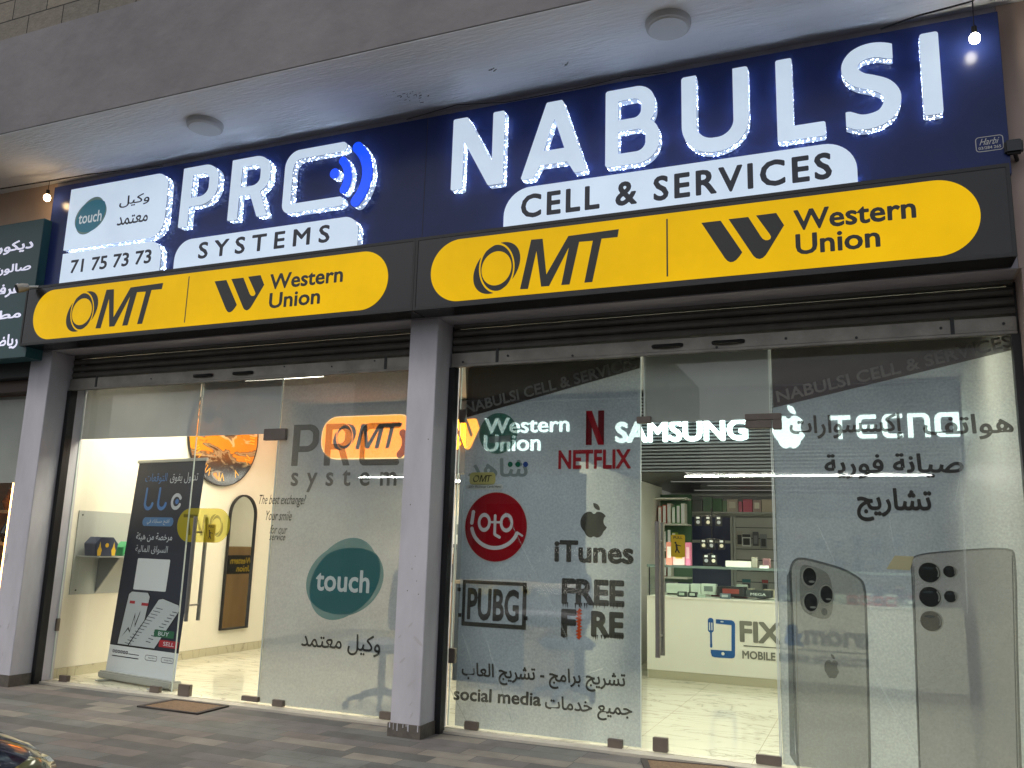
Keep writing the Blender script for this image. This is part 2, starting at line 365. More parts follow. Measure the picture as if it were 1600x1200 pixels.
def led_mat():
    m = mat('acrylic letter return with diodes', (150, 160, 172), .4); n = m.node_tree.nodes; L = m.node_tree.links; b = n['Principled BSDF']
    tc = n.new('ShaderNodeTexCoord'); v = n.new('ShaderNodeTexVoronoi'); v.inputs['Scale'].default_value = 62; L.new(tc.outputs['Object'], v.inputs['Vector'])
    r = n.new('ShaderNodeMapRange'); r.inputs[1].default_value = .26; r.inputs[2].default_value = .14; r.inputs[3].default_value = .5; r.inputs[4].default_value = 42; L.new(v.outputs['Distance'], r.inputs[0])
    L.new(r.outputs[0], b.inputs['Emission Strength']); b.inputs['Emission Color'].default_value = s2l((196, 216, 250))+(1,)
    return m
ledm = led_mat()

# =================================================================== SETTING
ZB, ZC = 2.93, 4.61          # head of the openings, canopy ceiling
YP, YS, YU, YK = -.377, -.591, -.466, -.164
def paver_mat():
    m = mat('concrete pavers', (110, 104, 96), .8, bump=(60, .35)); n = m.node_tree.nodes; L = m.node_tree.links; b = n['Principled BSDF']
    tc = n.new('ShaderNodeTexCoord'); mp = n.new('ShaderNodeMapping'); L.new(tc.outputs['Object'], mp.inputs[0])
    def brick(w_, h_, off, s):
        q = n.new('ShaderNodeTexBrick'); L.new(mp.outputs[0], q.inputs['Vector']); q.inputs['Scale'].default_value = 1; q.inputs['Brick Width'].default_value = w_; q.inputs['Row Height'].default_value = h_
        q.inputs['Mortar Size'].default_value = .0032; q.inputs['Mortar Smooth'].default_value = .6; q.offset = off; q.squash = s; q.squash_frequency = 3; q.offset_frequency = 2
        q.inputs['Color1'].default_value = (0, 0, 0, 1); q.inputs['Color2'].default_value = (1, 1, 1, 1); q.inputs['Mortar'].default_value = (.5, .5, .5, 1); return q
    q = brick(.36, .15, .37, 1.6); q.inputs['Bias'].default_value = 0
    cr = n.new('ShaderNodeValToRGB'); L.new(q.outputs['Color'], cr.inputs[0])
    e = cr.color_ramp.elements; e[0].position = 0; e[0].color = s2l((86, 85, 82))+(1,); e[1].position = 1; e[1].color = s2l((146, 139, 127))+(1,)
    for p, c in ((.25, (106, 99, 94)), (.45, (100, 101, 97)), (.62, (120, 115, 106)), (.8, (100, 96, 94))):
        x = e.new(p); x.color = s2l(c)+(1,)
    cr.color_ramp.interpolation = 'CONSTANT'
    nz = n.new('ShaderNodeTexNoise'); nz.inputs['Scale'].default_value = 5; nz.inputs['Detail'].default_value = 8; L.new(tc.outputs['Object'], nz.inputs['Vector'])
    r = n.new('ShaderNodeMapRange'); r.inputs[1].default_value = .25; r.inputs[2].default_value = .75; r.inputs[3].default_value = .72; r.inputs[4].default_value = 1.22; L.new(nz.outputs[0], r.inputs[0])
    v = n.new('ShaderNodeVectorMath'); v.operation = 'SCALE'; L.new(cr.outputs[0], v.inputs[0]); L.new(r.outputs[0], v.inputs['Scale'])
    mo = n.new('ShaderNodeMixRGB'); mo.inputs[2].default_value = s2l((72, 69, 66))+(1,); L.new(q.outputs['Fac'], mo.inputs[0]); L.new(v.outputs[0], mo.inputs[1]); L.new(mo.outputs[0], b.inputs['Base Color'])
    return m
tag(bx('pavement', paver_mat(), -14, 14, -1.9, -.12, -.30, -.02), kind='structure')
tag(bx('kerb', mat('kerb stone', (72, 70, 68), .85, noise=(10, .2)), -14, 14, -2.05, -1.902, -.3, -.018, bevel=.01), kind='structure')
tag(bx('road', mat('asphalt', (62, 61, 60), .9, noise=(90, .3), bump=(120, .5)), -90, 90, -60, -2.052, -.4, -.15), kind='structure')
def marble(name, c, sc_=1.0):
    m = mat(name, c, .10); n = m.node_tree.nodes; L = m.node_tree.links; b = n['Principled BSDF']
    tc = n.new('ShaderNodeTexCoord'); mp = n.new('ShaderNodeMapping'); mp.inputs['Scale'].default_value = (.55, 1.6, 1); L.new(tc.outputs['Object'], mp.inputs[0])
    nz = n.new('ShaderNodeTexNoise'); nz.inputs['Scale'].default_value = 1.6*sc_; nz.inputs['Detail'].default_value = 8; nz.inputs['Distortion'].default_value = 2.2; L.new(mp.outputs[0], nz.inputs['Vector'])
    cr = n.new('ShaderNodeValToRGB'); L.new(nz.outputs[0], cr.inputs[0]); e = cr.color_ramp.elements
    l = s2l(c); d = tuple(x*.58 for x in l)
    e[0].position = .44; e[0].color = l+(1,); e[1].position = .56; e[1].color = l+(1,); x = e.new(.497); x.color = d+(1,); x = e.new(.485); x.color = tuple(q*.94 for q in l)+(1,); x = e.new(.512); x.color = tuple(q*.95 for q in l)+(1,)
    bk = n.new('ShaderNodeTexBrick'); m2 = n.new('ShaderNodeMapping'); m2.inputs['Rotation'].default_value = (0, 0, 0); L.new(tc.outputs['Object'], m2.inputs[0]); L.new(m2.outputs[0], bk.inputs['Vector'])
    bk.offset = 0; bk.inputs['Scale'].default_value = 1; bk.inputs['Brick Width'].default_value = .8; bk.inputs['Row Height'].default_value = .8; bk.inputs['Mortar Size'].default_value = .0016
    bk.inputs['Color1'].default_value = (1, 1, 1, 1); bk.inputs['Color2'].default_value = (1, 1, 1, 1); bk.inputs['Mortar'].default_value = (.45, .42, .36, 1)
    mx = n.new('ShaderNodeMixRGB'); mx.blend_type = 'MULTIPLY'; mx.inputs[0].default_value = 1; L.new(cr.outputs[0], mx.inputs[1]); L.new(bk.outputs['Color'], mx.inputs[2]); L.new(mx.outputs[0], b.inputs['Base Color'])
    return m
floorm = marble('cream marble tile', (226, 222, 200))
tag(bx('floor', floorm, -4.9, 3.6, -.02, 6.7, -.3, 0), kind='structure')
tag(bx('threshold', mat('pale threshold stone', (186, 180, 166), .35, noise=(4, .15)), -4.6, 3.4, -.118, -.022, -.3, -.004), kind='structure')

# ---- the building
B = empty('commercial_building', 'rendered concrete block with white plaster pillars holding two lit shop fronts under a canopy', 'building')
def blockwall():
    m = mat('concrete block wall', (134, 127, 114), .95, bump=(40, .5)); n = m.node_tree.nodes; L = m.node_tree.links; b = n['Principled BSDF']
    tc = n.new('ShaderNodeTexCoord'); mp = n.new('ShaderNodeMapping'); mp.inputs['Rotation'].default_value = (math.radians(90), 0, 0); L.new(tc.outputs['Object'], mp.inputs[0])
    q = n.new('ShaderNodeTexBrick'); L.new(mp.outputs[0], q.inputs['Vector']); q.inputs['Scale'].default_value = 1; q.inputs['Brick Width'].default_value = .42; q.inputs['Row Height'].default_value = .205; q.inputs['Mortar Size'].default_value = .006
    q.inputs['Color1'].default_value = s2l((140, 132, 118))+(1,); q.inputs['Color2'].default_value = s2l((122, 117, 108))+(1,); q.inputs['Mortar'].default_value = s2l((48, 46, 44))+(1,)
    nz = n.new('ShaderNodeTexNoise'); nz.inputs['Scale'].default_value = 14; nz.inputs['Detail'].default_value = 8; L.new(tc.outputs['Object'], nz.inputs['Vector'])
    mx = n.new('ShaderNodeMixRGB'); mx.blend_type = 'MULTIPLY'; mx.inputs[0].default_value = .5; L.new(q.outputs['Color'], mx.inputs[1]); L.new(nz.outputs[0], mx.inputs[2]); L.new(mx.outputs[0], b.inputs['Base Color'])
    return m
YF = -1.28
bx('canopy_fascia', concrete, -12, 9, YF, YF+.3, ZC, 5.535, B, bevel=.004)
bx('block_wall', blockwall(), -12, 9, YF+.012, YF+.3, 5.536, 8.5, B)
bx('canopy_ceiling', ceilm, -12, 9, YF+.006, YP-.001, ZC-.006, ZC-.0008, B)
bx('canopy_slab', concrete, -12, 9, YF+.302, -.05, ZC+.001, ZC+.3, B)
bx('upper_wall', mat('pale grey wall paint', (172, 168, 174), .85, noise=(2, .08)), -4.75, 3.2, YP, -.05, ZB, ZC-.0005, B)
bx('upper_wall', beige, 3.202, 9, YP, -.05, ZB, ZC-.0005, B)
bx('upper_wall', mat('warm beige wall paint', (205, 180, 160), .85, noise=(2, .08)), -12, -4.752, YP, -.05, ZB, ZC-.0005, B)
pl = bx('pillar', plaster, -4.79, -4.52, YP, .02, -.02, ZB-.002, B, bevel=.004)
bx('skirting', skirt_m, -4.80, -4.51, YP-.012, -.172, -.0195, .075, pl)
pm = bx('pillar', plaster, -.771, -.539, YP, .02, -.02, ZB-.002, B, bevel=.004)
bx('skirting', skirt_m, -.783, -.527, YP-.014, -.172, -.0195, .068, pm)
rgp = random.Random(5)
for i in range(9):
    x = -.776+.24*rgp.random(); h_ = rgp.uniform(.015, .05); bx('paint_drip', plaster, x, x+rgp.uniform(.003, .008), YP-.0165, YP-.0142, .069-h_, .0685, pm)
for x, z in ((-.62, 1.02), (-.66, 1.10), (-.60, .93), (-.69, .95), (-.64, 1.19), (-.58, 2.02), (-.70, 1.55)):
    bx('plaster_chip', skirt_m, x, x+rgp.uniform(.003, .007), YP-.0012, YP+.002, z, z+rgp.uniform(.004, .010), pm)
bx('pillar', beige, 3.215, 4.0, YP, .02, -.02, ZB-.002, B)
# inner lining
bx('side_wall', iwall, -4.72, -4.5, .022, 6.6, 0, 3.2, B)
bx('skirting', marble('skirting marble', (196, 188, 160)), -4.499, -4.488, .03, 4.89, 0.001, .085, B)
bx('back_wall', iwall, -4.49, -.60, 4.9, 5.0, 0, 3.2, B)
bx('skirting', MC['skirting marble'], -4.487, -.86, 4.887, 4.899, 0.001, .085, B)
bx('back_wall', mat('grey interior wall', (150, 152, 146), .7), -.599, 3.2, 6.4, 6.5, 0, 3.2, B)
bx('side_wall', iwhite, 3.2, 3.4, .022, 6.5, 0, 3.2, B)
icm = mat('interior ceiling paint', (150, 150, 146), .9)
bx('interior_ceiling', icm, -4.499, -.60, .06, 4.9, 3.0, 3.1, B)
bx('interior_ceiling', icm, -.599, 3.2, .06, 6.4, 3.0, 3.1, B)
# plaster jamb between shutter track and glass
bx('jamb', plaster, -4.52, -4.475, -.095, .021, 0, 2.7, B)
bx('added_head_beam', mat('dark beam', (70, 68, 64), .8), -4.52, 3.215, -.012, .05, 2.645, ZB-.003, B)  # beam added over the glass to block ceiling panel light behind the slats
# neighbouring building bay to the left
bx('pillar', plaster, -7.9, -7.6, YP, .02, -.02, ZB-.002, B)
CFm = Frame((0, 0, ZC-.0062), (1, 0, 0), (0, -1, 0)); rst = random.Random(9); spots = []
for cx0, cy0, n_, sx_, sy_ in ((640, 148, 26, 34, 14), (886, 101, 7, 9, 5), (772, 110, 6, 12, 6), (300, 205, 0, 1, 1)):
    for i in range(n_):
        c = CFm.px(cx0+rst.gauss(0, sx_*.5), cy0+rst.gauss(0, sy_*.4)); a_ = rst.uniform(.003, .011)
        shape('mould_spot', [circle(c, a_*rst.uniform(1, 2.4), a_*.5, n=9, ang=rst.uniform(0, 60))], CFm, .0002+.00002*i, 0, mat('mould stain', (96, 100, 98), .95), B)
for (x0_, x1_), n_ in (((-.765, -.545), 7), ((-4.785, -4.525), 6)):
    for i in range(n_):
        x = rst.uniform(x0_, x1_-.03); z = rst.uniform(.1, 1.1)**1.3; L_ = rst.uniform(.01, .05)
        shape('scuff', [circle((x, z), L_*.25, L_, n=10, ang=rst.uniform(-50, 50))], FY(YP), .0008, 0, mat('wall scuff', (178, 175, 178), .9), B)
settle(B)

# ---- inner bulkheads with soffits and light lines
ZS = 2.105; YB = 3.2
BK = empty('ceiling_bulkhead', 'dark ribbed bulkhead hanging over the white counter in the right shop', 'bulkhead')
bkm = mat('dark ribbed panel', (104, 110, 114), .5, noise=(2, .1))
bx('backing', mat('black backing', (16, 18, 20), .7), -1.9, 3.17, YB+.012, YB+.07, ZS+.001, 2.94, BK)
b = MB()
k = 0; z = ZS+.004
while z < 2.93:
    b.box(-1.9, 3.17, YB-.008, YB+.011, z, z+.018); z += .0365
b.build('ribbed_face', bkm, BK)
bx('soffit', mat('black soffit', (24, 25, 24), .35), -.28, 3.17, YB+.071, 6.39, ZS, ZS+.03, BK)
settle(BK)
BL = empty('ceiling_bulkhead', 'plain grey bulkhead behind the frosted pane of the left shop', 'bulkhead')
bx('front_panel', mat('mid grey panel', (92, 92, 98), .55), -4.13, -1.902, YB, YB+.07, ZS, 2.97, BL)
bx('soffit', MC['black soffit'], -4.13, -.29, YB+.071, 4.88, ZS, ZS+.03, BL)
settle(BL)
ledw = mat('white light line', (60, 60, 60), .5, emit=230, ecol=(255, 253, 244))
led2 = mat('soft light line', (30, 30, 30), .5, emit=.5, ecol=(255, 253, 244))
for i, (x0, x1, y, mm, r, lb) in enumerate([(.47, 2.94, 3.70, ledw, .003, 'brightest white light line, nearest the ribbed bulkhead'), (.16, 2.95, 4.42, led2, .006, 'thin white light line second from the ribbed bulkhead'), (.49, 3.0, 5.03, led2, .003, 'thin white light line third from the ribbed bulkhead'), (.17, 2.9, 5.86, led2, .003, 'faint light line farthest back on the black soffit')]):
    t = empty('light_line', lb, 'ceiling light', 'light lines on the black soffit')
    bx('diffuser', mm, x0, x1, y-r, y+r, ZS-.007, ZS-.004, t); bx('housing', black_, x0-.01, x1+.01, y-r-.004, y+r+.004, ZS-.004, ZS-.0005, t); settle(t)
t = empty('light_line', 'thin white light line in the left shop behind the frosted pane', 'ceiling light')
bx('diffuser', ledw, -3.69, -2.4, 3.577, 3.587, ZS-.008, ZS-.004, t); bx('housing', black_, -3.7, -2.39, 3.566, 3.598, ZS-.004, ZS-.0005, t); settle(t)
# lit ceiling panels inside (what lights both rooms)
pe = mat('lit panel diffuser warm', (255, 248, 230), .5, emit=22.0)
pe2 = mat('lit panel diffuser', (252, 253, 240), .5, emit=20.0)
def panel(x, y, m, sx, sy, lb, z=2.985):
    t = empty('ceiling_panel_light', lb, 'ceiling light'); bx('diffuser', m, x-sx, x+sx, y-sy, y+sy, z-.006, z, t); bx('frame', white_, x-sx-.02, x+sx+.02, y-sy-.02, y+sy+.02, z+.0005, z+.013, t); settle(t)
panel(-3.5, .55, pe, .7, .28, 'lit square panel nearest the glass, over the banner stand')
panel(-3.4, 1.35, pe, .5, .2, 'lit square panel over the wall clock side of the left shop')
panel(-1.7, 1.0, pe, .6, .25, 'lit square panel over the grey swivel chair')
panel(.8, 1.0, pe2, .55, .3, 'lit ceiling panel in front of the ribbed bulkhead, left one')
panel(2.3, 1.0, pe2, .55, .3, 'lit ceiling panel in front of the ribbed bulkhead, right one')
panel(-2.6, 4.2, pe, .4, .12, 'small lit panel under the grey bulkhead soffit', z=ZS-.004)

# =================================================================== UPPER SIGN BOARD
U = FY(YU)
S = empty('shop_sign_board', 'long navy blue sign board with raised white letters lit at their edges', 'sign')
bx('board', navy, -4.672, 3.195, YU, YP-.003, 3.47, 4.515, S, bevel=.003)
bx('panel_seam', mat('seam shadow gap', (22, 26, 44), .5), -.664, -.660, YU-.0012, YU, 3.47, 4.513, S)
TH = .075
def raised(loops, nm='letter', lab=None, fm=None):
    o = shape(nm, loops, U, TH-.008, .008, fm or wface, S)
    if lab: o['label'] = lab
    shape(nm+'_trim', loops, U, TH-.0135, .005, blackm, o); shape(nm+'_side', loops, U, .0, TH-.014, ledm, o); return o
UF = FY(YU-TH)
H = .0035
def mk(f, x0, x1, z0, z1, h=H): return contours(f, x0, x1, z0, z1, h)
Z0, Z1 = 3.846, 4.412; W = .0455; rr = .014
def letN(X, Y):
    a, b_ = -.40, .017; w_ = W-rr
    d = np.minimum(sseg(X, Y, (a+W, Z0+rr), (a+W, Z1-rr), w_), sseg(X, Y, (b_-W, Z0+rr), (b_-W, Z1-rr), w_))
    g = spoly(X, Y, [(a+rr, Z1-rr), (a+rr+.095, Z1-rr), (b_-rr, Z0+rr), (b_-rr-.095, Z0+rr)])
    return np.minimum(d, g)-rr
def letA(X, Y):
    a, b_ = .160, .648; c = (a+b_)/2; 
    g = spoly(X, Y, [(a+rr, Z0+rr), (c-.055+rr*.4, Z1-rr), (c+.055-rr*.4, Z1-rr), (b_-rr, Z0+rr), (b_-rr-.068, Z0+rr), (b_-.135, Z0+.105), (a+.135, Z0+.105), (a+rr+.068, Z0+rr)])-rr
    h_ = spoly(X, Y, [(a+.165, Z0+.195), (b_-.165, Z0+.195), (c, Z1-.13)])
    return np.maximum(g, -h_)
def letB(X, Y):
    a, b_ = .782, 1.158; m = 4.142
    o = np.minimum(srbox(X, Y, a, b_-.03, m-.03, Z1, (.02, .13, .12, .0)), srbox(X, Y, a, b_, Z0, m+.03, (.0, .14, .155, .02)))
    h1 = srbox(X, Y, a+.09, b_-.125, m+.038, Z1-.085, (.006, .055, .055, .006)); h2 = srbox(X, Y, a+.09, b_-.095, Z0+.085, m-.045, (.006, .06, .065, .006))
    return np.maximum(np.maximum(o, -h1), -h2)
def letU(X, Y):
    a, b_ = 1.309, 1.744; r = (b_-a)/2
    o = srbox(X, Y, a, b_, Z0, Z1, (.02, .02, r-.01, r-.01)); h_ = srbox(X, Y, a+.098, b_-.098, Z0+.098, Z1+.2, (0, 0, r-.11, r-.11))
    return np.maximum(o, -h_)+0
def letL(X, Y): return np.minimum(sseg(X, Y, (1.917+.05, Z0+rr), (1.917+.05, Z1-rr), .05-rr), sseg(X, Y, (1.917+rr, Z0+.047), (2.205-rr, Z0+.047), .047-rr))-rr
def letS(X, Y):
    w_ = .048-.012; cx = 2.4725
    P = [(cx+.122, Z1-.075), (cx+.06, Z1-.052), (cx-.01, Z1-.048), (cx-.075, Z1-.072), (cx-.112, Z1-.125), (cx-.105, Z1-.185), (cx-.055, Z1-.235), (cx+.02, Z1-.268), (cx+.082, Z1-.305), (cx+.118, Z1-.365), (cx+.112, Z1-.43), (cx+.07, Z0+.075), (cx+.0, Z0+.05), (cx-.07, Z0+.052), (cx-.135, Z0+.082)]
    Q = []
    for i in range(len(P)-1):            # smooth
        p0 = P[max(i-1, 0)]; p1 = P[i]; p2 = P[i+1]; p3 = P[min(i+2, len(P)-1)]
        for k in range(4):
            t = k/4; Q.append(tuple(.5*((2*p1[d])+(-p0[d]+p2[d])*t+(2*p0[d]-5*p1[d]+4*p2[d]-p3[d])*t*t+(-p0[d]+3*p1[d]-3*p2[d]+p3[d])*t**3) for d in (0, 1)))
    Q.append(P[-1]); d = None
    for a, b_ in zip(Q, Q[1:]):
        q = scap(X, Y, a, b_, .048); d = q if d is None else np.minimum(d, q)
    # flatten the ends
    e1 = spoly(X, Y, [(cx+.128, Z1+.1), (cx+.128, Z1-.16), (cx+.3, Z1-.16), (cx+.3, Z1+.1)]); e2 = spoly(X, Y, [(cx-.3, Z0-.1), (cx-.3, Z0+.17), (cx-.143, Z0+.17), (cx-.143, Z0-.1)])
    return np.maximum(np.maximum(d+.006, -e1), -e2)-.006
def letI(X, Y): return srbox(X, Y, 2.759, 2.862, Z0+.03, Z1, .018)
for f, ch, x0, x1 in ((letN, 'N', -.41, .03), (letA, 'A', .15, .66), (letB, 'B', .77, 1.17), (letU, 'U', 1.3, 1.75), (letL, 'L', 1.9, 2.21), (letS, 'S', 2.29, 2.66), (letI, 'I', 2.75, 2.87)):
    raised(mk(f, x0, x1, Z0-.01, Z1+.01), 'letter', 'raised white capital letter '+ch)
# P R C and the radio waves (proportions from their boxes)
def bbU(*p): return UF.bb(*p)
def sP(X, Y):
    o = np.minimum(srbox(X, Y, 0, 1, .54, 1.62, (.02, .40, .46, .0)), srbox(X, Y, 0, .245, 0, 1, (0, 0, .02, .02)))
    return np.maximum(o, -srbox(X, Y, .27, .76, .77, 1.40, (.02, .2, .24, .02)))
def sR(X, Y):
    o = np.minimum(srbox(X, Y, 0, 1, .62, 1.62, (.02, .40, .42, .0)), srbox(X, Y, 0, .24, 0, 1, (0, 0, .02, .02)))
    o = np.minimum(o, spoly(X, Y, [(.50, .72), (.76, .72), (1.0, 0), (.75, 0)]))
    return np.maximum(o, -srbox(X, Y, .26, .76, .84, 1.40, (.02, .2, .2, .02)))
def sC(X, Y):
    o = srbox(X, Y, 0, 2, 0, 1.5, (.40, .1, .1, .22)); h_ = srbox(X, Y, .22, 2.5, .215, 1.285, (.24, 0, 0, .06))
    o = np.maximum(np.maximum(o, -h_), X-1.55); return np.minimum(o, np.minimum(scap(X, Y, (1.4, .1075), (1.60, .1075), .1075), scap(X, Y, (1.4, 1.3925), (1.60, 1.3925), .1075)))
Pb = bbU((277.8, 355.7), (339.5, 290), (284, 355), (310, 259.5)); Rb = bbU((354.8, 344), (421.3, 275), (360, 344.2), (398, 244.5))
Cb = bbU((441, 316), (541.5, 230), (462, 331.5), (530, 222.8))
raised(fit(mk(sP, 0, 1, 0, 1.62, .012), (Pb[0], Pb[1], Pb[2], Pb[3])), 'letter', 'raised white capital letter P')
raised(fit(mk(sR, 0, 1, 0, 1.62, .012), Rb), 'letter', 'raised white capital letter R')
raised(fit(mk(sC, 0, 1.7, 0, 1.5, .012), Cb), 'letter', 'raised white open O shaped like a C')
def arc3(F, P, hw):
    p = [np.array(F.px(*q)) for q in P]; A = 2*np.array([p[1]-p[0], p[2]-p[0]]); c = np.linalg.solve(A, [p[1]@p[1]-p[0]@p[0], p[2]@p[2]-p[0]@p[0]]); r = np.linalg.norm(p[0]-c)
    an = sorted([math.degrees(math.atan2(*(q-c)[::-1])) for q in (p[0], p[2])]); return contours(lambda X, Y: sarc(X, Y, c, r, an[0], an[1], hw), c[0]+r*math.cos(math.radians(max(abs(an[0]), abs(an[1]))))-hw, c[0]+r+hw, c[1]-r, c[1]+r, .0035)
dc = UF.px(522.4, 270.8)
raised([circle(dc, .042)], 'wave_dot', 'blue dot of the radio wave mark', blueface)
raised(arc3(UF, ((535.5, 251), (543.2, 272), (536.5, 296)), .034), 'wave_arc', 'smaller blue arc of the radio wave mark', blueface)
raised(arc3(UF, ((558.5, 230), (573.7, 270), (555.5, 314)), .045), 'wave_arc', 'larger blue arc of the radio wave mark', blueface)
# white panels
zt = UF.px(140, 433)[1]; zbot = 3.452
b1 = UF.bb((105, 345), (258.8, 320), (98.7, 391.4), (111.4, 296.4))
raised([rbox(b1[0], b1[1], b1[2], b1[3], (0.004, .13, .16, .004), 10)], 'white_panel', 'larger white panel with teal oval emblem')
b2 = UF.bb((95.5, 418), (250, 405), (93.5, 438), (98, 397))
raised([rbox(b2[0], b2[1], zbot, b2[3], (0.004, .14, .0, .0), 10)], 'white_panel', 'white panel carrying the phone number')
b3 = UF.bb((271, 416), (558.5, 370), (271, 416.6), (542.3, 338.6))
raised([rbox(b3[0], b3[1], zbot, b3[3], (.17, .13, 0, 0), 10)], 'white_panel', 'white panel under the letters P R and the wave mark')
b4 = UF.bb((786.5, 350), (1339.5, 265), (786, 354), (1300, 223.5))
raised([rbox(b4[0], b4[1], zbot, b4[3], (.20, .19, 0, 0), 10)], 'white_panel', 'white panel under the tall seven letter word')
def ut(nm, body, l, r, b_, t, m, bold=0, **k): return text(nm, body, U, UF.bb(l, r, b_, t), TH+.0012, 0, m, S, bold=bold, **k)
ut('lettering', 'وكيل', (185.8, 325), (233, 318), (189.7, 325.2), (219, 302.4), ink, .014)
ut('lettering', 'معتمد', (182.3, 352.6), (230.4, 346.3), (182.3, 353.4), (206.4, 335.7), ink, .014)
ut('lettering', '71 75 73 73', (109, 427.4), (235.3, 412.8), (109, 427.6), (229.3, 390.1), ink, .022)
ut('lettering', 'SYSTEMS', (309, 404.2), (514.4, 379.4), (309, 405.2), (507, 351.6), ink, .022, sp=1.55)
ut('lettering', 'CELL & SERVICES', (814, 325), (1300, 267), (824, 340.8), (1290, 238), ink, .028, sp=1.22)
# oval emblem
teal = mat('teal vinyl', (50, 118, 138), .35, emit=.28, ecol=(50, 130, 155)); sage = mat('sage vinyl', (120, 150, 146), .35, emit=.2)
def oval(X, Y): return sell(X, Y, (0, 0), 1.0, .72, 62), sell(X, Y, (.04, -.02), .95, .80, 30)
eb = UF.bb((116.5, 350), (167.5, 322), (126, 367.2), (152, 307.3))
om = fit(contours(lambda X, Y: np.minimum(*oval(X, Y)), -1.2, 1.2, -1.2, 1.2, .03), eb)
shape('emblem', om, U, TH+.0012, 0, sage, S)
eb2 = (eb[0]+.016, eb[1]-.014, eb[2]+.018, eb[3]-.03)
shape('emblem', fit(contours(lambda X, Y: np.maximum(*oval(X, Y)), -1.2, 1.2, -1.2, 1.2, .03), eb2), U, TH+.0024, 0, teal, S)
ut('lettering', 'touch', (122.5, 350), (158.5, 345), (126, 350.5), (153, 328.5), mat('white vinyl lettering', (222, 232, 236), .4, emit=.35), .016).location = (0, -.0024, 0)
# installer's sticker
silver = mat('silver sticker print', (188, 190, 186), .4, emit=.05)
sb = U.bb((1524, 224), (1568, 222), (1546, 236), (1546, 212.5))
def frm(x0, x1, y0, y1, r, t): return [rbox(x0, x1, y0, y1, r), rbox(x0+t, x1-t, y0+t, y1-t, r-t)[::-1]]
shape('sticker_border', frm(*sb, .02, .004), U, .0012, 0, silver, S)
text('lettering', 'Harbi', U, (sb[0]+.02, sb[1]-.02, (sb[2]+sb[3])/2-.005, sb[3]-.012), .0012, 0, silver, S, bold=.004, shear=.5)
text('lettering', '03/284 265', U, (sb[0]+.014, sb[1]-.014, sb[2]+.014, (sb[2]+sb[3])/2-.015), .0012, 0, silver, S, bold=.012)
settle(S)

# =================================================================== LOWER LIGHT BOXES
LF = FY(YS)
def omt_loops():
    M = [(610, 488), (680, 178), (752, 172), (775, 395), (912, 155), (1228, 112), (1220, 162), (1120, 172), (1062, 443), (1012, 447), (1065, 185), (980, 192), (920, 458), (868, 462), (915, 228), (792, 468), (742, 472), (713, 250), (660, 486)]
    m = LF.pts(M, 660, 330, 4)
    def f(X, Y):
        E1 = sell(X, Y, (465, 355), 184, 119, -52); E2 = sell(X, Y, (465, 354), 151, 106, -84); E3 = sell(X, Y, (463, 357), 110, 90, -66)
        return np.maximum(np.maximum(E1, -E3), -(np.abs(E2)-4.5))
    O = [LF.pts(l, 660, 330, 4)[::-1] for l in contours(f, 290, 640, 170, 540, 3)]
    return O+[m]
OMT = omt_loops()
def wu_loops():
    A = [(55, 272), (160, 260), (278, 432), (262, 455), (245, 474), (228, 484), (212, 486), (197, 479), (183, 464)]
    Bp = [(203, 252), (310, 240), (378, 345), (388, 358), (402, 366), (418, 366), (430, 359), (434, 348), (428, 336), (352, 232), (462, 218), (505, 285), (420, 425), (405, 448), (390, 462), (372, 469), (354, 465), (338, 452)]
    return [LF.pts(A, 1080, 270, 3.478), LF.pts(Bp, 1080, 270, 3.478)]
WU = wu_loops()
def bbox(loops):
    A = np.array([p for l in loops for p in l]); return (A[:, 0].min(), A[:, 0].max(), A[:, 1].min(), A[:, 1].max())
def lightbox(x0, x1, pill, label, omtb, wub, west, union, div, dim=False):
    R = empty('light_box_sign', label, 'sign')
    bx('housing', blackp, x0, x1, YS+.004, YP-.004, 2.935, 3.488, R, bevel=.004)
    fr = [[(x0, 2.935), (x1, 2.935), (x1, 3.488), (x0, 3.488)], [(x0+.02, 2.957), (x0+.02, 3.466), (x1-.02, 3.466), (x1-.02, 2.957)]]
    shape('rim', fr, LF, -.0038, .0036, blackm, R)
    shape('yellow_face', [rbox(pill[0], pill[1], pill[2], pill[3], (pill[3]-pill[2])/2-.001, 16)], LF, -.0035, .003, yface, R)
    n = .0008
    shape('emblem', fit(OMT, omtb), LF, n, 0, inkb, R); shape('emblem', fit(WU, wub), LF, n, 0, inkb, R)
    text('lettering', 'Western', LF, west, n, 0, inkb, R, bold=.024); text('lettering', 'Union', LF, union, n, 0, inkb, R, bold=.024)
    shape('divider_line', [[(div[0]-.005, div[1]), (div[0]+.005, div[1]), (div[0]+.005, div[2]), (div[0]-.005, div[2])]], LF, n, 0, inkb, R)
    return settle(R)
ld = LF.px(292, 468)
lightbox(-4.69, -.642, (-4.555, -.862, 2.975, 3.432), 'left black light box with yellow pill shaped face above the left shop front',
         LF.bb((103.4, 498.8), (255.3, 441.3), (118, 518.3), (250, 441.8)), LF.bb((335.4, 438.8), (413, 445), (359.4, 487.9), (406, 430)),
         LF.bb((422.8, 428.4), (535.6, 437), (430.6, 452), (449.4, 425.6)), LF.bb((421, 465), (499.6, 474), (430.6, 481.5), (462, 453.8)), (ld[0], LF.px(289.5, 503.8)[1], LF.px(295, 432)[1]))
rd = LF.px(1042.5, 390)
lightbox(-.640, 3.167, (-.504, 3.005, 2.975, 3.437), 'right black light box with longer yellow face under the seven letter name',
         bbox(OMT), bbox(WU), LF.bb((1239.6, 330.4), (1432, 339), (1252.5, 360), (1281, 324)), LF.bb((1243, 380), (1376, 384.4), (1258, 397.4), (1310, 359)), (rd[0], LF.px(1042.5, 432)[1], LF.px(1042.5, 342)[1]))

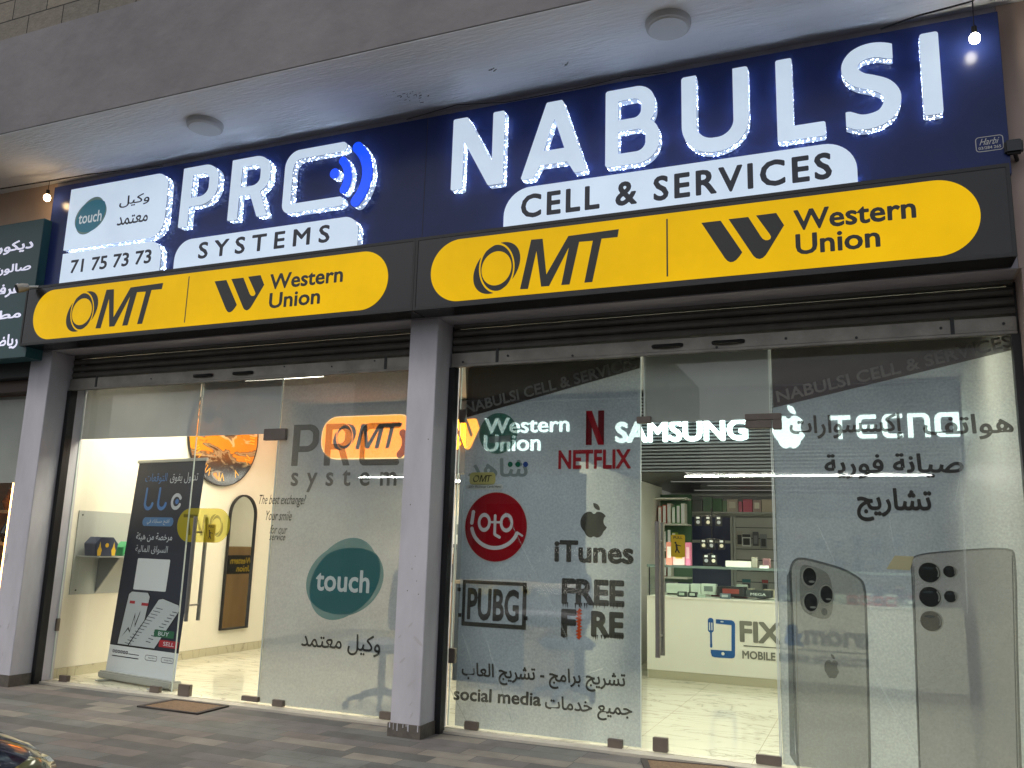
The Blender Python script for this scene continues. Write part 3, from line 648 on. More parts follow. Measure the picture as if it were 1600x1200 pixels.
# =================================================================== SHUTTERS
def shutter(x0, x1, label, straps, holes, handles):
    R = empty('roller_shutter', label, 'shutter')
    b = MB(); z = 2.712
    while z < 2.93:                      # rolled up slats, curved profile
        P = [(0, z), (-.016, z+.012), (-.022, z+.030), (-.016, z+.048), (0, z+.058), (.006, z+.058), (.006, z)]
        b.prism([(x0, YK+.03+p[0], p[1]) for p in P], (x1-x0, 0, 0)); z += .062
    b.build('slats', slatm, R)
    MB().box(x0, x1, YK-.004, YK+.022, 2.612, 2.702).build('bottom_bar', galv, R, bevel=.004)
    MB().box(x0, x1, YK-.012, YK+.03, 2.594, 2.611).build('bottom_rail', galv, R, bevel=.003)
    for x in straps: MB().box(x-.011, x+.011, YK-.0085, YK-.005, 2.612, 2.715).build('strap', blackm, R)
    for x, zz, r in holes: MB().tube([(x, YK-.0045, zz), (x, YK-.009, zz)], r, 8).build('bolt', blackm, R)
    for x in handles: MB().tube([(x-.10, YK-.004, 2.655), (x-.085, YK-.02, 2.655), (x-.03, YK-.026, 2.652), (x+.03, YK-.026, 2.652), (x+.085, YK-.02, 2.655), (x+.10, YK-.004, 2.655)], .013, 8).build('pull_handle', blackm, R, smooth=True)
    bx('guide_track', blackm, x0-.015, x0+.03, YK+.031, YK+.068, -.019, 2.92, R); bx('guide_track', blackm, x1-.03, x1+.015, YK+.031, YK+.068, -.019, 2.92, R)
    bx('guide_track', blackm, x0-.015, x0+.03, YK-.006, YK+.030, -.019, 2.593, R); bx('guide_track', blackm, x1-.03, x1+.015, YK-.006, YK+.030, -.019, 2.593, R)
    return settle(R)
K = FY(YK)
shutter(-4.504, -.80, 'rolled up metal shutter over the left shop front', [K.px(151, 597)[0], K.px(603, 566)[0]], [(K.px(x, y)[0], K.px(x, y)[1], .007) for x, y in ((237, 592), (445, 573), (519, 573), (586, 564), (537, 582))], [K.px(319, 581)[0], K.px(381, 577)[0]])
shutter(-.522, 3.2, 'rolled up metal shutter over the right shop front', [K.px(777, 561)[0], K.px(1488, 512)[0]], [(K.px(x, y)[0], K.px(x, y)[1], .009) for x, y in ((724, 566), (794, 556), (895, 556), (1228, 529), (1338, 528), (1470, 513), (1568, 506), (1120, 543))], [K.px(1043, 538)[0], K.px(1138, 531)[0]])

# =================================================================== GLASS FRONTS
G = FY(0)          # inner face of the glass; glass lies at y -0.010..0
TZ = 2.15; X0, X1, X2, X3 = -4.475, -3.074, -2.194, -.775; X4, X5, X6, X7 = -.512, .902, 1.776, 3.195
filmg = film('frosted grey film', (186, 190, 194), .78, noise=((60, .10), (2.2, .10)))
filmd = film('grey speckled film', (186, 196, 206), .70, noise=((70, .16), (2.0, .14)))
filmt = film('solid grey film', (196, 200, 202), .95, noise=((3, .10),))
filmt2 = film('solid taupe film', (186, 187, 184), .95, noise=((3, .10),))
fink = film('black print on film', (20, 20, 20), .80)
finkt = film('taupe print on film', (92, 78, 62), .60)
edge = mat('polished glass edge', (196, 206, 198), .3, emit=.04)
def pane(x0, x1, z0, z1, parent, nm='pane'):
    p = bx(nm, glasst if z0 > 2 else glassm, x0, x1, -.010, 0, z0, z1, parent); return p
def sheet(nm, x0, x1, z0, z1, m, parent, n=-.006): return shape(nm, [[(x0, z0), (x1, z0), (x1, z1), (x0, z1)]], G, n, 0, m, parent)
def clamp(nm, x0, x1, z0, z1, parent): return bx(nm, steeld, x0, x1, -.024, .014, z0, z1, parent, bevel=.003)
def pxclamp(nm, l, r, b_, t, parent):
    q = FY(-.024); u = q.bb(l, r, b_, t); return clamp(nm, u[0], u[1], u[2], u[3], parent)
def glfr(name, label, cat='window', group=None): return empty(name, label, cat, group)
# -- left shop: clear side pane + transoms
g1 = glfr('glass_pane', 'clear fixed glass pane at the far left, the banner stand behind it'); pane(X0, X1-.006, .012, TZ-.006, g1)
bx('glass_edge', edge, X0-.002, X0+.006, -.0115, .001, .012, TZ-.006, g1)
pxclamp('patch_fitting', (91.5, 1060), (104.5, 1060), (98, 1067), (98, 1055.5), g1); pxclamp('patch_fitting', (233, 1078), (248, 1078), (240, 1083), (240, 1072.5), g1)
pxclamp('patch_fitting', (80, 975), (88.5, 975), (84, 986), (84, 966), g1); pxclamp('patch_fitting', (117, 670), (124, 670), (119, 681), (119, 663), g1)
settle(g1)
for x0, x1, lb in ((X0, X1-.012, 'wide grey filmed transom over the clear left pane'), (X1+.012, X2-.006, 'grey filmed transom above the left shop door')):
    g = glfr('transom_pane', lb); pane(x0, x1, TZ+.004, 2.64, g); sheet('grey_film', x0+.002, x1-.002, TZ+.005, 2.639, filmt, g); bx('glass_edge', edge, x0-.0015, x0+.005, -.0115, .001, TZ+.004, 2.64, g); settle(g)
def handle(F_in, F_out, x, z0, z1, parent):
    for y in (-.075, .065):
        h = MB().tube([(x, y, z0), (x, y, z1)], .0165, 14).build('handle', steel, parent, smooth=True)
    for z in (z0+.13, z1-.13): MB().tube([(x, -.073, z), (x, .063, z)], .008, 10).build('handle_pin', steel, parent, smooth=True)
def pull_sticker(l, r, b_, t, parent, nm='pull_sticker'):
    u = G.bb(l, r, b_, t); ys = mat('yellow pull sticker', (176, 150, 22), .4)
    o = shape(nm, [rbox(*u, .012)], G, .0112, 0, ys, parent); w_, h_ = u[1]-u[0], u[3]-u[2]
    text('lettering', 'PULL', G, (u[0]+.18*w_, u[1]-.18*w_, u[3]-.19*h_, u[3]-.07*h_), .0118, 0, black_, o, bold=.02)
    def man(X, Y):
        d = sell(X, Y, (u[0]+.32*w_, u[2]+.64*h_), .075*w_, .075*w_)
        q = lambda a, b2, r: scap(X, Y, (u[0]+a[0]*w_, u[2]+a[1]*h_), (u[0]+b2[0]*w_, u[2]+b2[1]*h_), r*w_)
        for s in (q((.38, .55), (.42, .38), .07), q((.42, .38), (.32, .22), .045), q((.42, .38), (.58, .2), .045), q((.38, .54), (.68, .5), .032), q((.72, .68), (.72, .18), .015)): d = np.minimum(d, s)
        return d
    shape('pictogram', contours(man, u[0], u[1], u[2], u[3], .0035), G, .0118, 0, black_, o)
D1 = empty('glass_door', 'clear glass door of the left shop with a tall steel bar handle', 'door')
pane(X1, X2-.006, .014, TZ-.004, D1); bx('glass_edge', edge, X1-.001, X1+.004, -.0115, .001, .014, TZ-.004, D1)
fo = FY(-.075); z1 = fo.px(306, 807)[1]; z0 = fo.px(290, 971)[1]; hx = (fo.px(305, 815)[0]+fo.px(291, 965)[0])/2
handle(None, None, hx, z0, z1, D1)
pxclamp('lock_box', (277.5, 1078), (295.5, 1079), (286, 1088), (286, 1069.5), D1); pxclamp('hinge', (376.5, 1092), (402, 1094), (385, 1095.5), (380, 1087), D1)
pull_sticker((324, 835), (337.5, 832), (330, 847.5), (331, 819), D1)
u = G.bb((276, 825), (359, 820), (300, 847), (310, 794)); ypale = film('pale yellow sticker', (235, 214, 60), .45, (255, 250, 170))
shape('yellow_sticker', [rbox(*u, (u[3]-u[2])/2-.002)], G, -.0035, 0, ypale, D1)
shape('emblem', fit([[(-p[0], p[1]) for p in l] for l in OMT], (u[0]+.06, u[1]-.07, u[2]+.05, u[3]-.05)), G, -.0028, 0, film('faint dark print', (70, 62, 30), .45), D1)
settle(D1)
g3 = glfr('frosted_glass_pane', 'frosted fixed pane of the left shop with a large teal oval emblem'); pane(X2, X3, .012, 2.64, g3)
bx('glass_edge', edge, X2-.0015, X2+.005, -.0115, .001, .012, 2.64, g3)
sheet('frosted_film', X2+.004, X3-.002, .013, 2.639, filmg, g3)
pxclamp('patch_fitting', (424.5, 1098), (441.5, 1099), (433, 1104), (433, 1094), g3); pxclamp('patch_fitting', (592, 1119), (611, 1121), (602, 1124), (602, 1112.5), g3)
pxclamp('transom_hinge', (411.5, 680), (446, 678), (430, 687.5), (430, 669.5), g3)
def gt(body, l, r, b_, t, m, parent, bold=0, n=-.003, nm='lettering', **k): return text(nm, body, G, G.bb(l, r, b_, t), n, 0, m, parent, bold=bold, **k)
def gs(nm, loops, m, parent, n=-.003): return shape(nm, loops, G, n, 0, m, parent)
grP = G.bb((456.5, 700), (499, 675), (458, 728), (470, 663.5)); greyP = film('grey print', (92, 88, 84), .64)
gs('letter', fit(mk(sP, 0, 1, 0, 1.62, .012), grP), greyP, g3)
gs('letter', fit(mk(sR, 0, 1, 0, 1.62, .012), G.bb((507, 700), (549, 675), (510, 727.5), (520, 662))), greyP, g3)
gs('letter', fit(mk(sC, 0, 1.7, 0, 1.5, .012), G.bb((562, 700), (625, 690), (580, 727), (600, 660))), greyP, g3)
gs('wave_arc', contours(lambda X, Y: sarc(X, Y, (G.px(612, 692)[0], G.px(612, 692)[1]), .12, -50, 40, .03), G.px(612, 692)[0]-.1, G.px(612, 692)[0]+.2, G.px(612, 692)[1]-.2, G.px(612, 692)[1]+.2, .004), film('blue print', (40, 84, 140), .8), g3)
gt('system', (453.5, 758), (619, 756), (484, 769), (545, 734), greyP, g3, .016, sp=1.75)
pale = film('pale teal print', (84, 140, 142), .62); deep = film('deep teal print', (38, 104, 112), .78)
eb = G.bb((476.5, 930), (599.5, 890), (520, 969), (560, 840.5))
gs('emblem', fit(contours(lambda X, Y: np.minimum(*oval(X, Y)), -1.2, 1.2, -1.2, 1.2, .02), eb), pale, g3, -.0045)
gs('emblem', fit(contours(lambda X, Y: np.maximum(*oval(X, Y)), -1.2, 1.2, -1.2, 1.2, .02), (eb[0]+.035, eb[1]-.03, eb[2]+.045, eb[3]-.075)), deep, g3, -.0030)
gt('touch', (492.5, 920), (577, 915), (505, 923.5), (563, 891), film('white print', (205, 212, 214), .9), g3, .02, -.0015)
gt('وكيل معتمد', (470, 1010), (594, 1010), (584, 1027), (500, 986.5), fink, g3, .010, -.0015)
settle(g3)
wt = empty('window_lettering', 'small black slanted slogan straddling the left shop door and the frosted pane', 'lettering')
for body, l, r, b_, t in (('The best exchange?', (406, 786), (479, 788), (470, 793), (410, 773)), ('Your smile', (417, 808), (457, 810), (420, 813), (420, 798)), ('for our', (423, 830), (450, 830), (424, 834), (426, 820)), ('service', (422, 842), (447, 842), (440, 844.5), (430, 834))):
    text('lettering', body, G, G.bb(l, r, b_, t), .0115, 0, film('thin black print', (16, 16, 16), .8), wt, bold=.006, shear=.35)
settle(wt)
# -- right shop
g4 = glfr('filmed_glass_pane', 'grey filmed pane of the right shop crowded with app and game marks'); pane(X4, X5-.006, .012, 2.64, g4)
sheet('grey_film', X4+.05, X5-.01, .013, 2.639, filmd, g4); bx('glass_edge', edge, X5-.0075, X5-.003, -.0115, .001, .012, 2.64, g4); bx('glass_edge', edge, X4-.001, X4+.004, -.0115, .001, .012, 2.64, g4)
pxclamp('patch_fitting', (725, 1133), (745.5, 1135), (735, 1141), (735, 1128), g4); pxclamp('patch_fitting', (949, 1162), (972, 1164), (960, 1170), (960, 1155.5), g4)
pxclamp('patch_fitting', (700.5, 1020), (710, 1020), (705, 1036.5), (705, 1013), g4); pxclamp('patch_fitting', (717, 650), (726, 650), (721, 660), (721, 639.5), g4)
brown = film('dark brown print', (46, 38, 36), .86); greyl = film('pale grey print', (128, 128, 126), .8)
gs('corner_banner', [G.pts([(729, 652), (999, 575), (1001.5, 551), (727, 567)])], brown, g4, -.0045)
text('lettering', 'NABULSI CELL & SERVICES', G, None, -.003, 0, greyl, g4, bold=.02, quad=(G.px(727.5, 647), G.px(996, 574.5), G.px(725, 630.5)))
red = film('red print', (146, 22, 34), .86)
Nb = G.bb((915, 690), (943.5, 690), (930, 695), (930, 641.5))
a, b_, c, d = Nb; q = (b_-a)*.33
gs('emblem', [[(a, c), (a+q, c), (a+q, d), (a, d)]], film('dark red print', (96, 16, 26), .9), g4); gs('emblem', [[(b_-q, c), (b_, c), (b_, d), (b_-q, d)]], MC['dark red print'], g4); gs('emblem', [[(a, d), (a+q, d), (b_, c), (b_-q, c)]], red, g4, -.0024)
gt('NETFLIX', (872, 730), (985.5, 730), (874, 733), (985, 701.5), red, g4, .03)
gs('emblem', [circle(G.px(778, 677), G.px(808, 677)[0]-G.px(778, 677)[0], (G.px(778, 645)[1]-G.px(778, 709)[1])/2)], film('green print', (20, 96, 78), .7), g4)
gs('emblem', [G.pts([(764, 682), (798, 680), (798, 690), (764, 692)])], film('grey print light', (120, 128, 128), .8), g4, -.002)
gt('شاهد', (731, 740), (824, 742), (790, 745), (780, 716), film('outlined print', (118, 130, 132), .8), g4, .02)
for x, col in ((797, (16, 92, 70)), (809, (16, 92, 70)), (821, (38, 66, 130))): gs('emblem', [circle(G.px(x, 725.5), .02)], film('dot print %d' % col[2], col, .9), g4, -.002)
u = G.bb((733.5, 747), (774, 747), (750, 757.5), (750, 738)); gs('yellow_sticker', [rbox(*u, .03)], film('olive sticker', (168, 162, 104), .92), g4, -.0015)
gs('emblem', fit(OMT, (u[0]+.03, u[1]-.03, u[2]+.02, u[3]-.02)), film('sticker ink', (62, 60, 46), .95), g4, -.0008)
u = G.bb((728.5, 761), (786, 761), (755, 765), (755, 756.5)); gs('white_sticker', [rbox(*u, .02)], film('pale sticker', (176, 180, 178), .92), g4, -.0015); text('lettering', '200+ Recharge Cards Here!', G, (u[0]+.02, u[1]-.015, u[2]+.01, u[3]-.01), -.0008, 0, MC['sticker ink'], g4, bold=.01)
lc = G.px(774, 823); lr = G.px(823, 823)[0]-lc[0]; lh = (G.px(774, 768.5)[1]-G.px(774, 877)[1])/2
gs('round_emblem', [circle(lc, lr+.008, lh+.008, 60)], film('pale ring print', (170, 174, 174), .85), g4, -.0042); gs('round_emblem', [circle(lc, lr, lh, 60)], film('loto red print', (140, 16, 28), .92), g4, -.003)
def loto(X, Y):
    x, y = (X-lc[0])/lr, (Y-lc[1])/lh; r = .055
    d = np.minimum(np.abs(sell(x, y, (-.37, .12), .22, .17, 90))-.042, np.abs(sell(x, y, (.35, .12), .22, .17, 90))-.042)
    for p, q, w_ in (((-.02, .32), (-.02, -.22), .042), ((-.02, -.22), (.14, -.30), .042), ((-.2, .13), (.2, .13), .03), ((-.74, .42), (-.78, .1), .055), ((.72, -.16), (.86, -.24), .03)): d = np.minimum(d, scap(x, y, p, q, w_))
    d = np.minimum(d, sarc(x, y, (-.02, .05), .76, 190, 340, .055, .66)); return d*min(lr, lh)
gs('round_emblem', contours(loto, lc[0]-lr, lc[0]+lr, lc[1]-lh, lc[1]+lh, .005), film('loto white print', (196, 196, 200), .92), g4, -.002)
def apple(X, Y):
    d = np.minimum(sell(X, Y, (-.33, .04), .60, .68, -8), sell(X, Y, (.33, .04), .60, .68, 8))
    d = np.minimum(d, np.minimum(sell(X, Y, (-.24, -.45), .42, .5, 15), sell(X, Y, (.24, -.45), .42, .5, -15)))
    d = np.minimum(d, srbox(X, Y, -.4, .4, -.8, .5, .1))
    d = np.maximum(d, -sell(X, Y, (0, .80), .17, .22)); d = np.maximum(d, -sell(X, Y, (0, -1.02), .17, .14)); d = np.maximum(d, -sell(X, Y, (1.02, .12), .37, .40))
    leaf = np.maximum(sell(X, Y, (-.02, .86), .42, .42), sell(X, Y, (.36, 1.24), .42, .42)); return np.minimum(d, leaf)
AP = contours(apple, -1, 1, -1.05, 1.35, .03)
taupe = film('taupe print', (62, 60, 54), .84)
gs('emblem', fit(AP, G.bb((906.5, 815), (948, 815), (930, 840), (930, 786))), taupe, g4); gt('iTunes', (865.5, 875), (990, 880), (940, 880.5), (870, 843.5), taupe, g4, .035)
def rag(loops_box, seed): return loops_box
gt('FREE', (877, 940), (975.5, 945), (925, 946), (925, 905), taupe, g4, .045); gt('F', (876, 990), (900, 990), (890, 996), (890, 951.5), taupe, g4, .045); gt('RE', (923, 990), (974.5, 995), (940, 996), (940, 955), taupe, g4, .045)
rg = random.Random(3)
def drips(x0, x1, y, n):
    L = []
    for i in range(n):
        x = x0+(x1-x0)*(i+rg.random()*.5)/n; h_ = rg.uniform(2, 8); w_ = rg.uniform(2, 3.6); L.append(G.pts([(x, y-3), (x+w_, y-3), (x+w_*.6, y+h_*.6), (x+w_*.45, y+h_)]))
    return L
gs('drip_print', drips(878, 889, 944, 3)+drips(897, 974, 945, 17), taupe, g4, -.0022); gs('drip_print', drips(877, 886, 994, 3)+drips(924, 974, 995, 12), taupe, g4, -.0022)
P = [(905, 950)]
for i in range(9): P.append((907+rg.uniform(1, 4), 954+i*5)); P.append((905+rg.uniform(0, 2), 956.5+i*5))
P.append((905, 1000))
for i in range(9): P.append((902-rg.uniform(1, 4), 996-i*5)); P.append((903, 993.5-i*5))
gs('flame_letter', [G.pts(P)], film('orange print', (190, 78, 40), .92), g4)
bb = G.bb((721.5, 950), (822, 950), (760, 980), (760, 907.5)); gs('frame_mark', [rbox(bb[0], bb[1], bb[2], bb[3], .004), rbox(bb[0]+.025, bb[1]-.03, bb[2]+.03, bb[3]-.025, .004)[::-1]], taupe, g4)
gt('PUBG', (729, 968), (810, 968), (740, 969), (740, 918), taupe, g4, .03)
for x, y in ((717, 921), (718, 961), (821, 924), (821, 966)): c = G.px(x, y); gs('frame_mark', [[(c[0]-.014, c[1]-.014), (c[0]+.014, c[1]-.014), (c[0]+.014, c[1]+.014), (c[0]-.014, c[1]+.014)]], taupe, g4)
text('lettering', 'تشريج برامج - تشريج العاب', G, None, -.003, 0, taupe, g4, bold=.020, quad=(G.px(721, 1066), G.px(978, 1085), G.px(721, 1034)))
text('lettering', 'social media', G, None, -.003, 0, taupe, g4, bold=.028, quad=(G.px(708, 1094), G.px(845, 1104), G.px(709, 1073)))
text('lettering', 'جميع خدمات', G, None, -.003, 0, taupe, g4, bold=.020, quad=(G.px(851, 1118), G.px(988, 1130), G.px(851, 1086)))
crs = film('film crease', (225, 232, 236), .22)
def crease(a, b_, w_, par):
    A, Bq = np.array(G.px(*a)), np.array(G.px(*b_)); d = (Bq-A)/np.linalg.norm(Bq-A); n_ = np.array((-d[1], d[0]))*w_
    return shape('film_crease', [[tuple(A-n_), tuple(Bq-n_*.4), tuple(Bq+n_*.4), tuple(A+n_)]], G, -.0012, 0, crs, par)
for a, b_, w_ in (((790, 800), (892, 1010), .004), ((730, 626), (998, 624), .0025), ((845, 905), (905, 1040), .003), ((905, 1060), (1000, 1020), .003), ((760, 1000), (800, 1130), .006), ((720, 985), (768, 1130), .008), ((700, 1070), (730, 1130), .006)): crease(a, b_, w_, g4)
settle(g4)
g = glfr('transom_pane', 'grey filmed transom above the right shop door'); pane(X5+.018, X6-.006, TZ+.004, 2.64, g); sheet('grey_film', X5+.02, X6-.008, TZ+.005, 2.639, filmt2, g)
bx('glass_edge', edge, X5+.0165, X5+.024, -.0115, .001, TZ+.004, 2.64, g); bx('glass_edge', edge, X6-.010, X6-.0045, -.0115, .001, TZ+.004, 2.64, g)
pxclamp('transom_fitting', (994.5, 656), (1016.5, 655), (1005, 661), (1005, 650.5), g); settle(g)
D2 = empty('glass_door', 'clear glass door of the right shop showing the white counter inside', 'door')
pane(X5, X6-.006, .014, TZ-.004, D2); bx('glass_edge', edge, X6-.010, X6-.0045, -.0115, .001, .014, TZ-.004, D2)
z1 = fo.px(1027, 815)[1]; z0 = fo.px(1028, 1027.5)[1]; handle(None, None, fo.px(1027.5, 920)[0], z0, z1, D2)
pxclamp('lock_box', (1019.5, 1165), (1043, 1165), (1030, 1175), (1030, 1153), D2); pxclamp('hinge', (1181, 1187), (1221, 1190), (1200, 1195.5), (1200, 1181), D2)
pull_sticker((1049, 855), (1071, 855), (1060, 870.5), (1060, 835.5), D2); settle(D2)
g6 = glfr('filmed_glass_pane', 'grey filmed pane of the right shop with two big phones printed low down'); pane(X6, X7, .012, 2.64, g6)
sheet('grey_film', X6+.008, X7-.004, .013, 2.639, filmd, g6); bx('glass_edge', edge, X6-.001, X6+.0045, -.0115, .001, .012, 2.64, g6)
F6 = FY(-.026); hb = F6.bb((1164, 660), (1221, 660), (1190, 668.5), (1190, 646))
MB().box(hb[0], hb[1], -.026, .014, (hb[2]+hb[3])/2+.006, hb[3]).build('transom_hinge', steeld, g6, bevel=.003); MB().box(hb[0], F6.px(1205.5, 660)[0], -.025, .013, hb[2], (hb[2]+hb[3])/2+.002).build('transom_hinge', steeld, g6, bevel=.003); MB().box(F6.px(1207, 660)[0], hb[1], -.0255, .0135, hb[2]-.01, (hb[2]+hb[3])/2+.0055).build('transom_hinge', steeld, g6, bevel=.003)
brown2 = film('plum brown print', (72, 54, 54), .84)
gs('corner_banner', [G.pts([(1208, 637), (1584, 546), (1581, 500), (1204, 540)])], brown2, g6, -.0045)
text('lettering', 'NABULSI CELL & SERVICES', G, None, -.003, 0, film('pale taupe print', (140, 134, 130), .8), g6, bold=.02, quad=(G.px(1215, 629), G.px(1583, 541), G.px(1211.5, 611)))
txb = film('charcoal print', (26, 28, 30), .86)
gt('هواتف', (1443, 680), (1585, 680), (1534, 686.5), (1502.6, 647), film('brown grey print', (70, 62, 58), .82), g6, .022); gt('إكسسوارات', (1234, 680), (1411, 680), (1290, 688), (1290, 648), MC['brown grey print'], g6, .022)
gt('صيانة فورية', (1288, 729), (1506, 732), (1466, 747.5), (1436, 707.5), txb, g6, .024); gt('تشاريج', (1339, 800), (1457, 800), (1357, 814.5), (1424, 762.5), txb, g6, .028)
body = film('phone print', (146, 144, 134), .40); body2 = film('phone print titanium', (158, 154, 152), .50); lens = film('lens print', (30, 33, 35), .86); lensr = film('lens ring print', (150, 152, 146), .6); shad = film('print shade', (70, 80, 86), .5)
def smooth(P, n=2):
    for _ in range(n): P = [q for i in range(len(P)) for q in ((P[i][0]*.75+P[(i+1) % len(P)][0]*.25, P[i][1]*.75+P[(i+1) % len(P)][1]*.25), (P[i][0]*.25+P[(i+1) % len(P)][0]*.75, P[i][1]*.25+P[(i+1) % len(P)][1]*.75))]
    return P
gs('phone_print', [G.pts(smooth([(1236, 888), (1242, 876), (1252, 873), (1282, 880), (1316, 890), (1340, 903), (1350, 914), (1352, 960), (1355, 1066), (1358, 1190), (1360, 1400), (1262, 1400), (1250, 1210), (1246, 1172), (1243, 1080), (1240, 980), (1236, 900)], 2))], body, g6, -.0045)
dko = film('phone outline print', (34, 40, 44), .55)
def outl(P, w_):
    Q = G.pts(smooth(P, 2)); c = np.mean(Q, 0); A = np.array(Q); N_ = []
    for i in range(len(A)):
        d = A[(i+1) % len(A)]-A[i-1]; d = d/(np.linalg.norm(d)+1e-9); N_.append((d[1], -d[0]))
    N_ = np.array(N_); s_ = 1 if np.sum(N_*(A-c)) > 0 else -1
    return [[tuple(q) for q in A+N_*s_*w_], [tuple(q) for q in (A-N_*s_*w_*.2)][::-1]]
gs('phone_print_edge', outl([(1236, 888), (1242, 876), (1252, 873), (1282, 880), (1316, 890), (1340, 903), (1350, 914), (1352, 960), (1355, 1066), (1358, 1190), (1360, 1400), (1262, 1400), (1250, 1210), (1246, 1172), (1243, 1080), (1240, 980), (1236, 900)], .012), dko, g6, -.0052)
gs('phone_print_edge', outl([(1425.5, 868), (1500, 861), (1578, 857), (1586, 868), (1588, 1000), (1592, 1150), (1606, 1500), (1450, 1500), (1437, 1180), (1431, 1000), (1425.5, 885)], .009), dko, g6, -.0052)
gs('phone_print_edge', [G.pts([(1243, 900), (1244.4, 900), (1248.5, 1176), (1246.7, 1176)])], lensr, g6, -.0036)
gs('phone_print_side', [G.pts([(1229, 900), (1237, 886), (1242, 1170), (1246, 1200), (1234, 1180)])], shad, g6, -.0052)
gs('camera_print', [G.pts(smooth([(1250, 884), (1262, 882), (1290, 892), (1298, 905), (1302, 930), (1301, 955), (1295, 967), (1280, 967), (1258, 958), (1250, 945), (1249, 910)], 2))], film('camera bump print', (110, 112, 104), .4), g6, -.0035)
for x, y, rx, ry in ((1265, 901, 10.5, 14), (1291.5, 928.5, 9.5, 13.5), (1267, 941, 10.5, 14)):
    c = G.px(x, y); kx = G.px(x+rx, y)[0]-c[0]; ky = c[1]-G.px(x, y+ry)[1]; gs('lens_print', [circle((c[0]-.002, c[1]-.004), kx+.008, ky+.009)], lensr, g6, -.0025); gs('lens_print', [circle(c, kx, ky)], lens, g6, -.0016); gs('lens_print', [circle((c[0]+kx*.3, c[1]-ky*.55), kx*.45, ky*.12)], lensr, g6, -.0008)
c = G.px(1288, 956); gs('lens_print', [circle(c, .018, .022)], shad, g6, -.0016); gs('emblem', fit(AP, G.bb((1288, 1045), (1311, 1045), (1300, 1060), (1300, 1022))), film('faint apple print', (84, 84, 78), .45), g6, -.0025)
gs('phone_print', [G.pts(smooth([(1425.5, 868), (1500, 861), (1578, 857), (1586, 868), (1588, 1000), (1592, 1150), (1606, 1500), (1450, 1500), (1437, 1180), (1431, 1000), (1425.5, 885)], 2))], body2, g6, -.0045)
gs('phone_print_edge', [G.pts([(1581, 868), (1582.5, 868), (1591, 1200), (1589, 1200)])], shad, g6, -.0036); gs('phone_print_edge', [G.pts([(1427, 885), (1428.3, 885), (1438.5, 1200), (1437, 1200)])], shad, g6, -.0036)
for x, y, r, m in ((1452, 894.5, 17, lens), (1453, 932.5, 17, lens), (1454.8, 970.4, 17, film('pale lens print', (104, 100, 92), .7)), (1483.6, 893, 10, lens), (1485, 932, 10, lens)):
    c = G.px(x, y); kx = G.px(x+r, y)[0]-c[0]; gs('lens_print', [circle((c[0]+.006, c[1]), kx+.003)], lensr, g6, -.0035); gs('lens_print', [circle(c, kx)], m, g6, -.0025); gs('lens_print', [[(c[0]+kx*a1_*math.cos(q_), c[1]+kx*a1_*math.sin(q_)) for a1_, q_ in [(.92, k_*.1-.5) for k_ in range(13)]+[(.80, .7-k_*.1) for k_ in range(13)]]], lensr, g6, -.0016); gs('lens_print', [circle((c[0]-kx*.1, c[1]+kx*.45), kx*.5, kx*.13)], shad, g6, -.0016)
gs('beige_card_print', [G.pts([(1398, 868), (1428, 869.5), (1422, 891), (1385, 889)])], film('beige card print', (180, 172, 140), .85), g6, -.0045)
for a, b_, w_ in (((1275, 815), (1310, 890), .003), ((1340, 930), (1432, 1040), .004), ((1212, 602), (1560, 594), .0025), ((1515, 690), (1490, 790), .006), ((1500, 700), (1512, 960), .010), ((1370, 1060), (1440, 1190), .010), ((1388, 800), (1400, 870), .003)): crease(a, b_, w_, g6)
settle(g6)

# =================================================================== CEILING LIGHTS, BULBS, CABLES, CAMERAS
def disc_light(x, y, lb):
    t = empty('ceiling_light', lb, 'ceiling light', 'round unlit ceiling lights')
    MB().tube([(x, y, ZC), (x, y, ZC-.02), (x, y, ZC-.045), (x, y, ZC-.05)], .14, 40, rs=[.145, .145, .14, .132]).build('housing', mat('light housing plastic', (190, 190, 188), .5), t, smooth=True)
    MB().tube([(x, y, ZC-.0505), (x, y, ZC-.057), (x, y, ZC-.06)], .125, 40, rs=[.127, .122, .09]).build('diffuser', mat('unlit diffuser', (205, 206, 204), .6), t, smooth=True)
    return settle(t)
disc_light(-2.52, -.845, 'round unlit ceiling light above the radio wave letters, the left one'); disc_light(1.30, -.90, 'round unlit ceiling light above the letters B and U, the right one')
def bulb(F, px, strength, col, lb, cable_up):
    u, v = F.px(*px); P = F.w(u, v); t = empty('hanging_bulb', lb, 'light bulb', 'bulbs on the string cable')
    MB().ball(P, .030, sz=1.15).build('globe', mat('lit globe '+lb[:6], col, .3, emit=strength), t, smooth=True)
    MB().tube([(P[0], P[1], P[2]+.028), (P[0], P[1], P[2]+.075)], .016, 10).build('socket', black_, t, smooth=True)
    MB().tube([(P[0], P[1], P[2]+.07), (P[0]+.004, P[1], P[2]+cable_up)], .003, 6).build('drop_wire', black_, t); settle(t); return P
FBl = FY(-.575); p1 = bulb(FBl, (73.5, 309), 45, (255, 214, 160), 'warm lit bulb hanging at the left end of the navy sign', .165)
p2 = bulb(FBl, (1523, 60), 45, (255, 246, 226), 'white lit bulb hanging in front of the right end of the navy sign', .24)
def cable(P, r, lb, nm='overhead_cable'): return settle(tag(MB().tube(P, r, 6).build(nm, black_, None, smooth=True), lb, 'cable'))
cable([(-9, -.8, 4.56), (-6.5, -.74, 4.47), (p1[0], p1[1], p1[2]+.168), (-4.1, -.6, 4.50), (-3.3, -.5, 4.505)], .006, 'black string light cable running from the left bulb to the sign top')
cable([(2.55, -.50, 4.52), (2.75, -.60, 4.50), (p2[0], p2[1], p2[2]+.243), (3.4, -.9, 4.57), (4.5, -1.0, 4.58)], .006, 'black cable draped from the sign top to the right bulb')
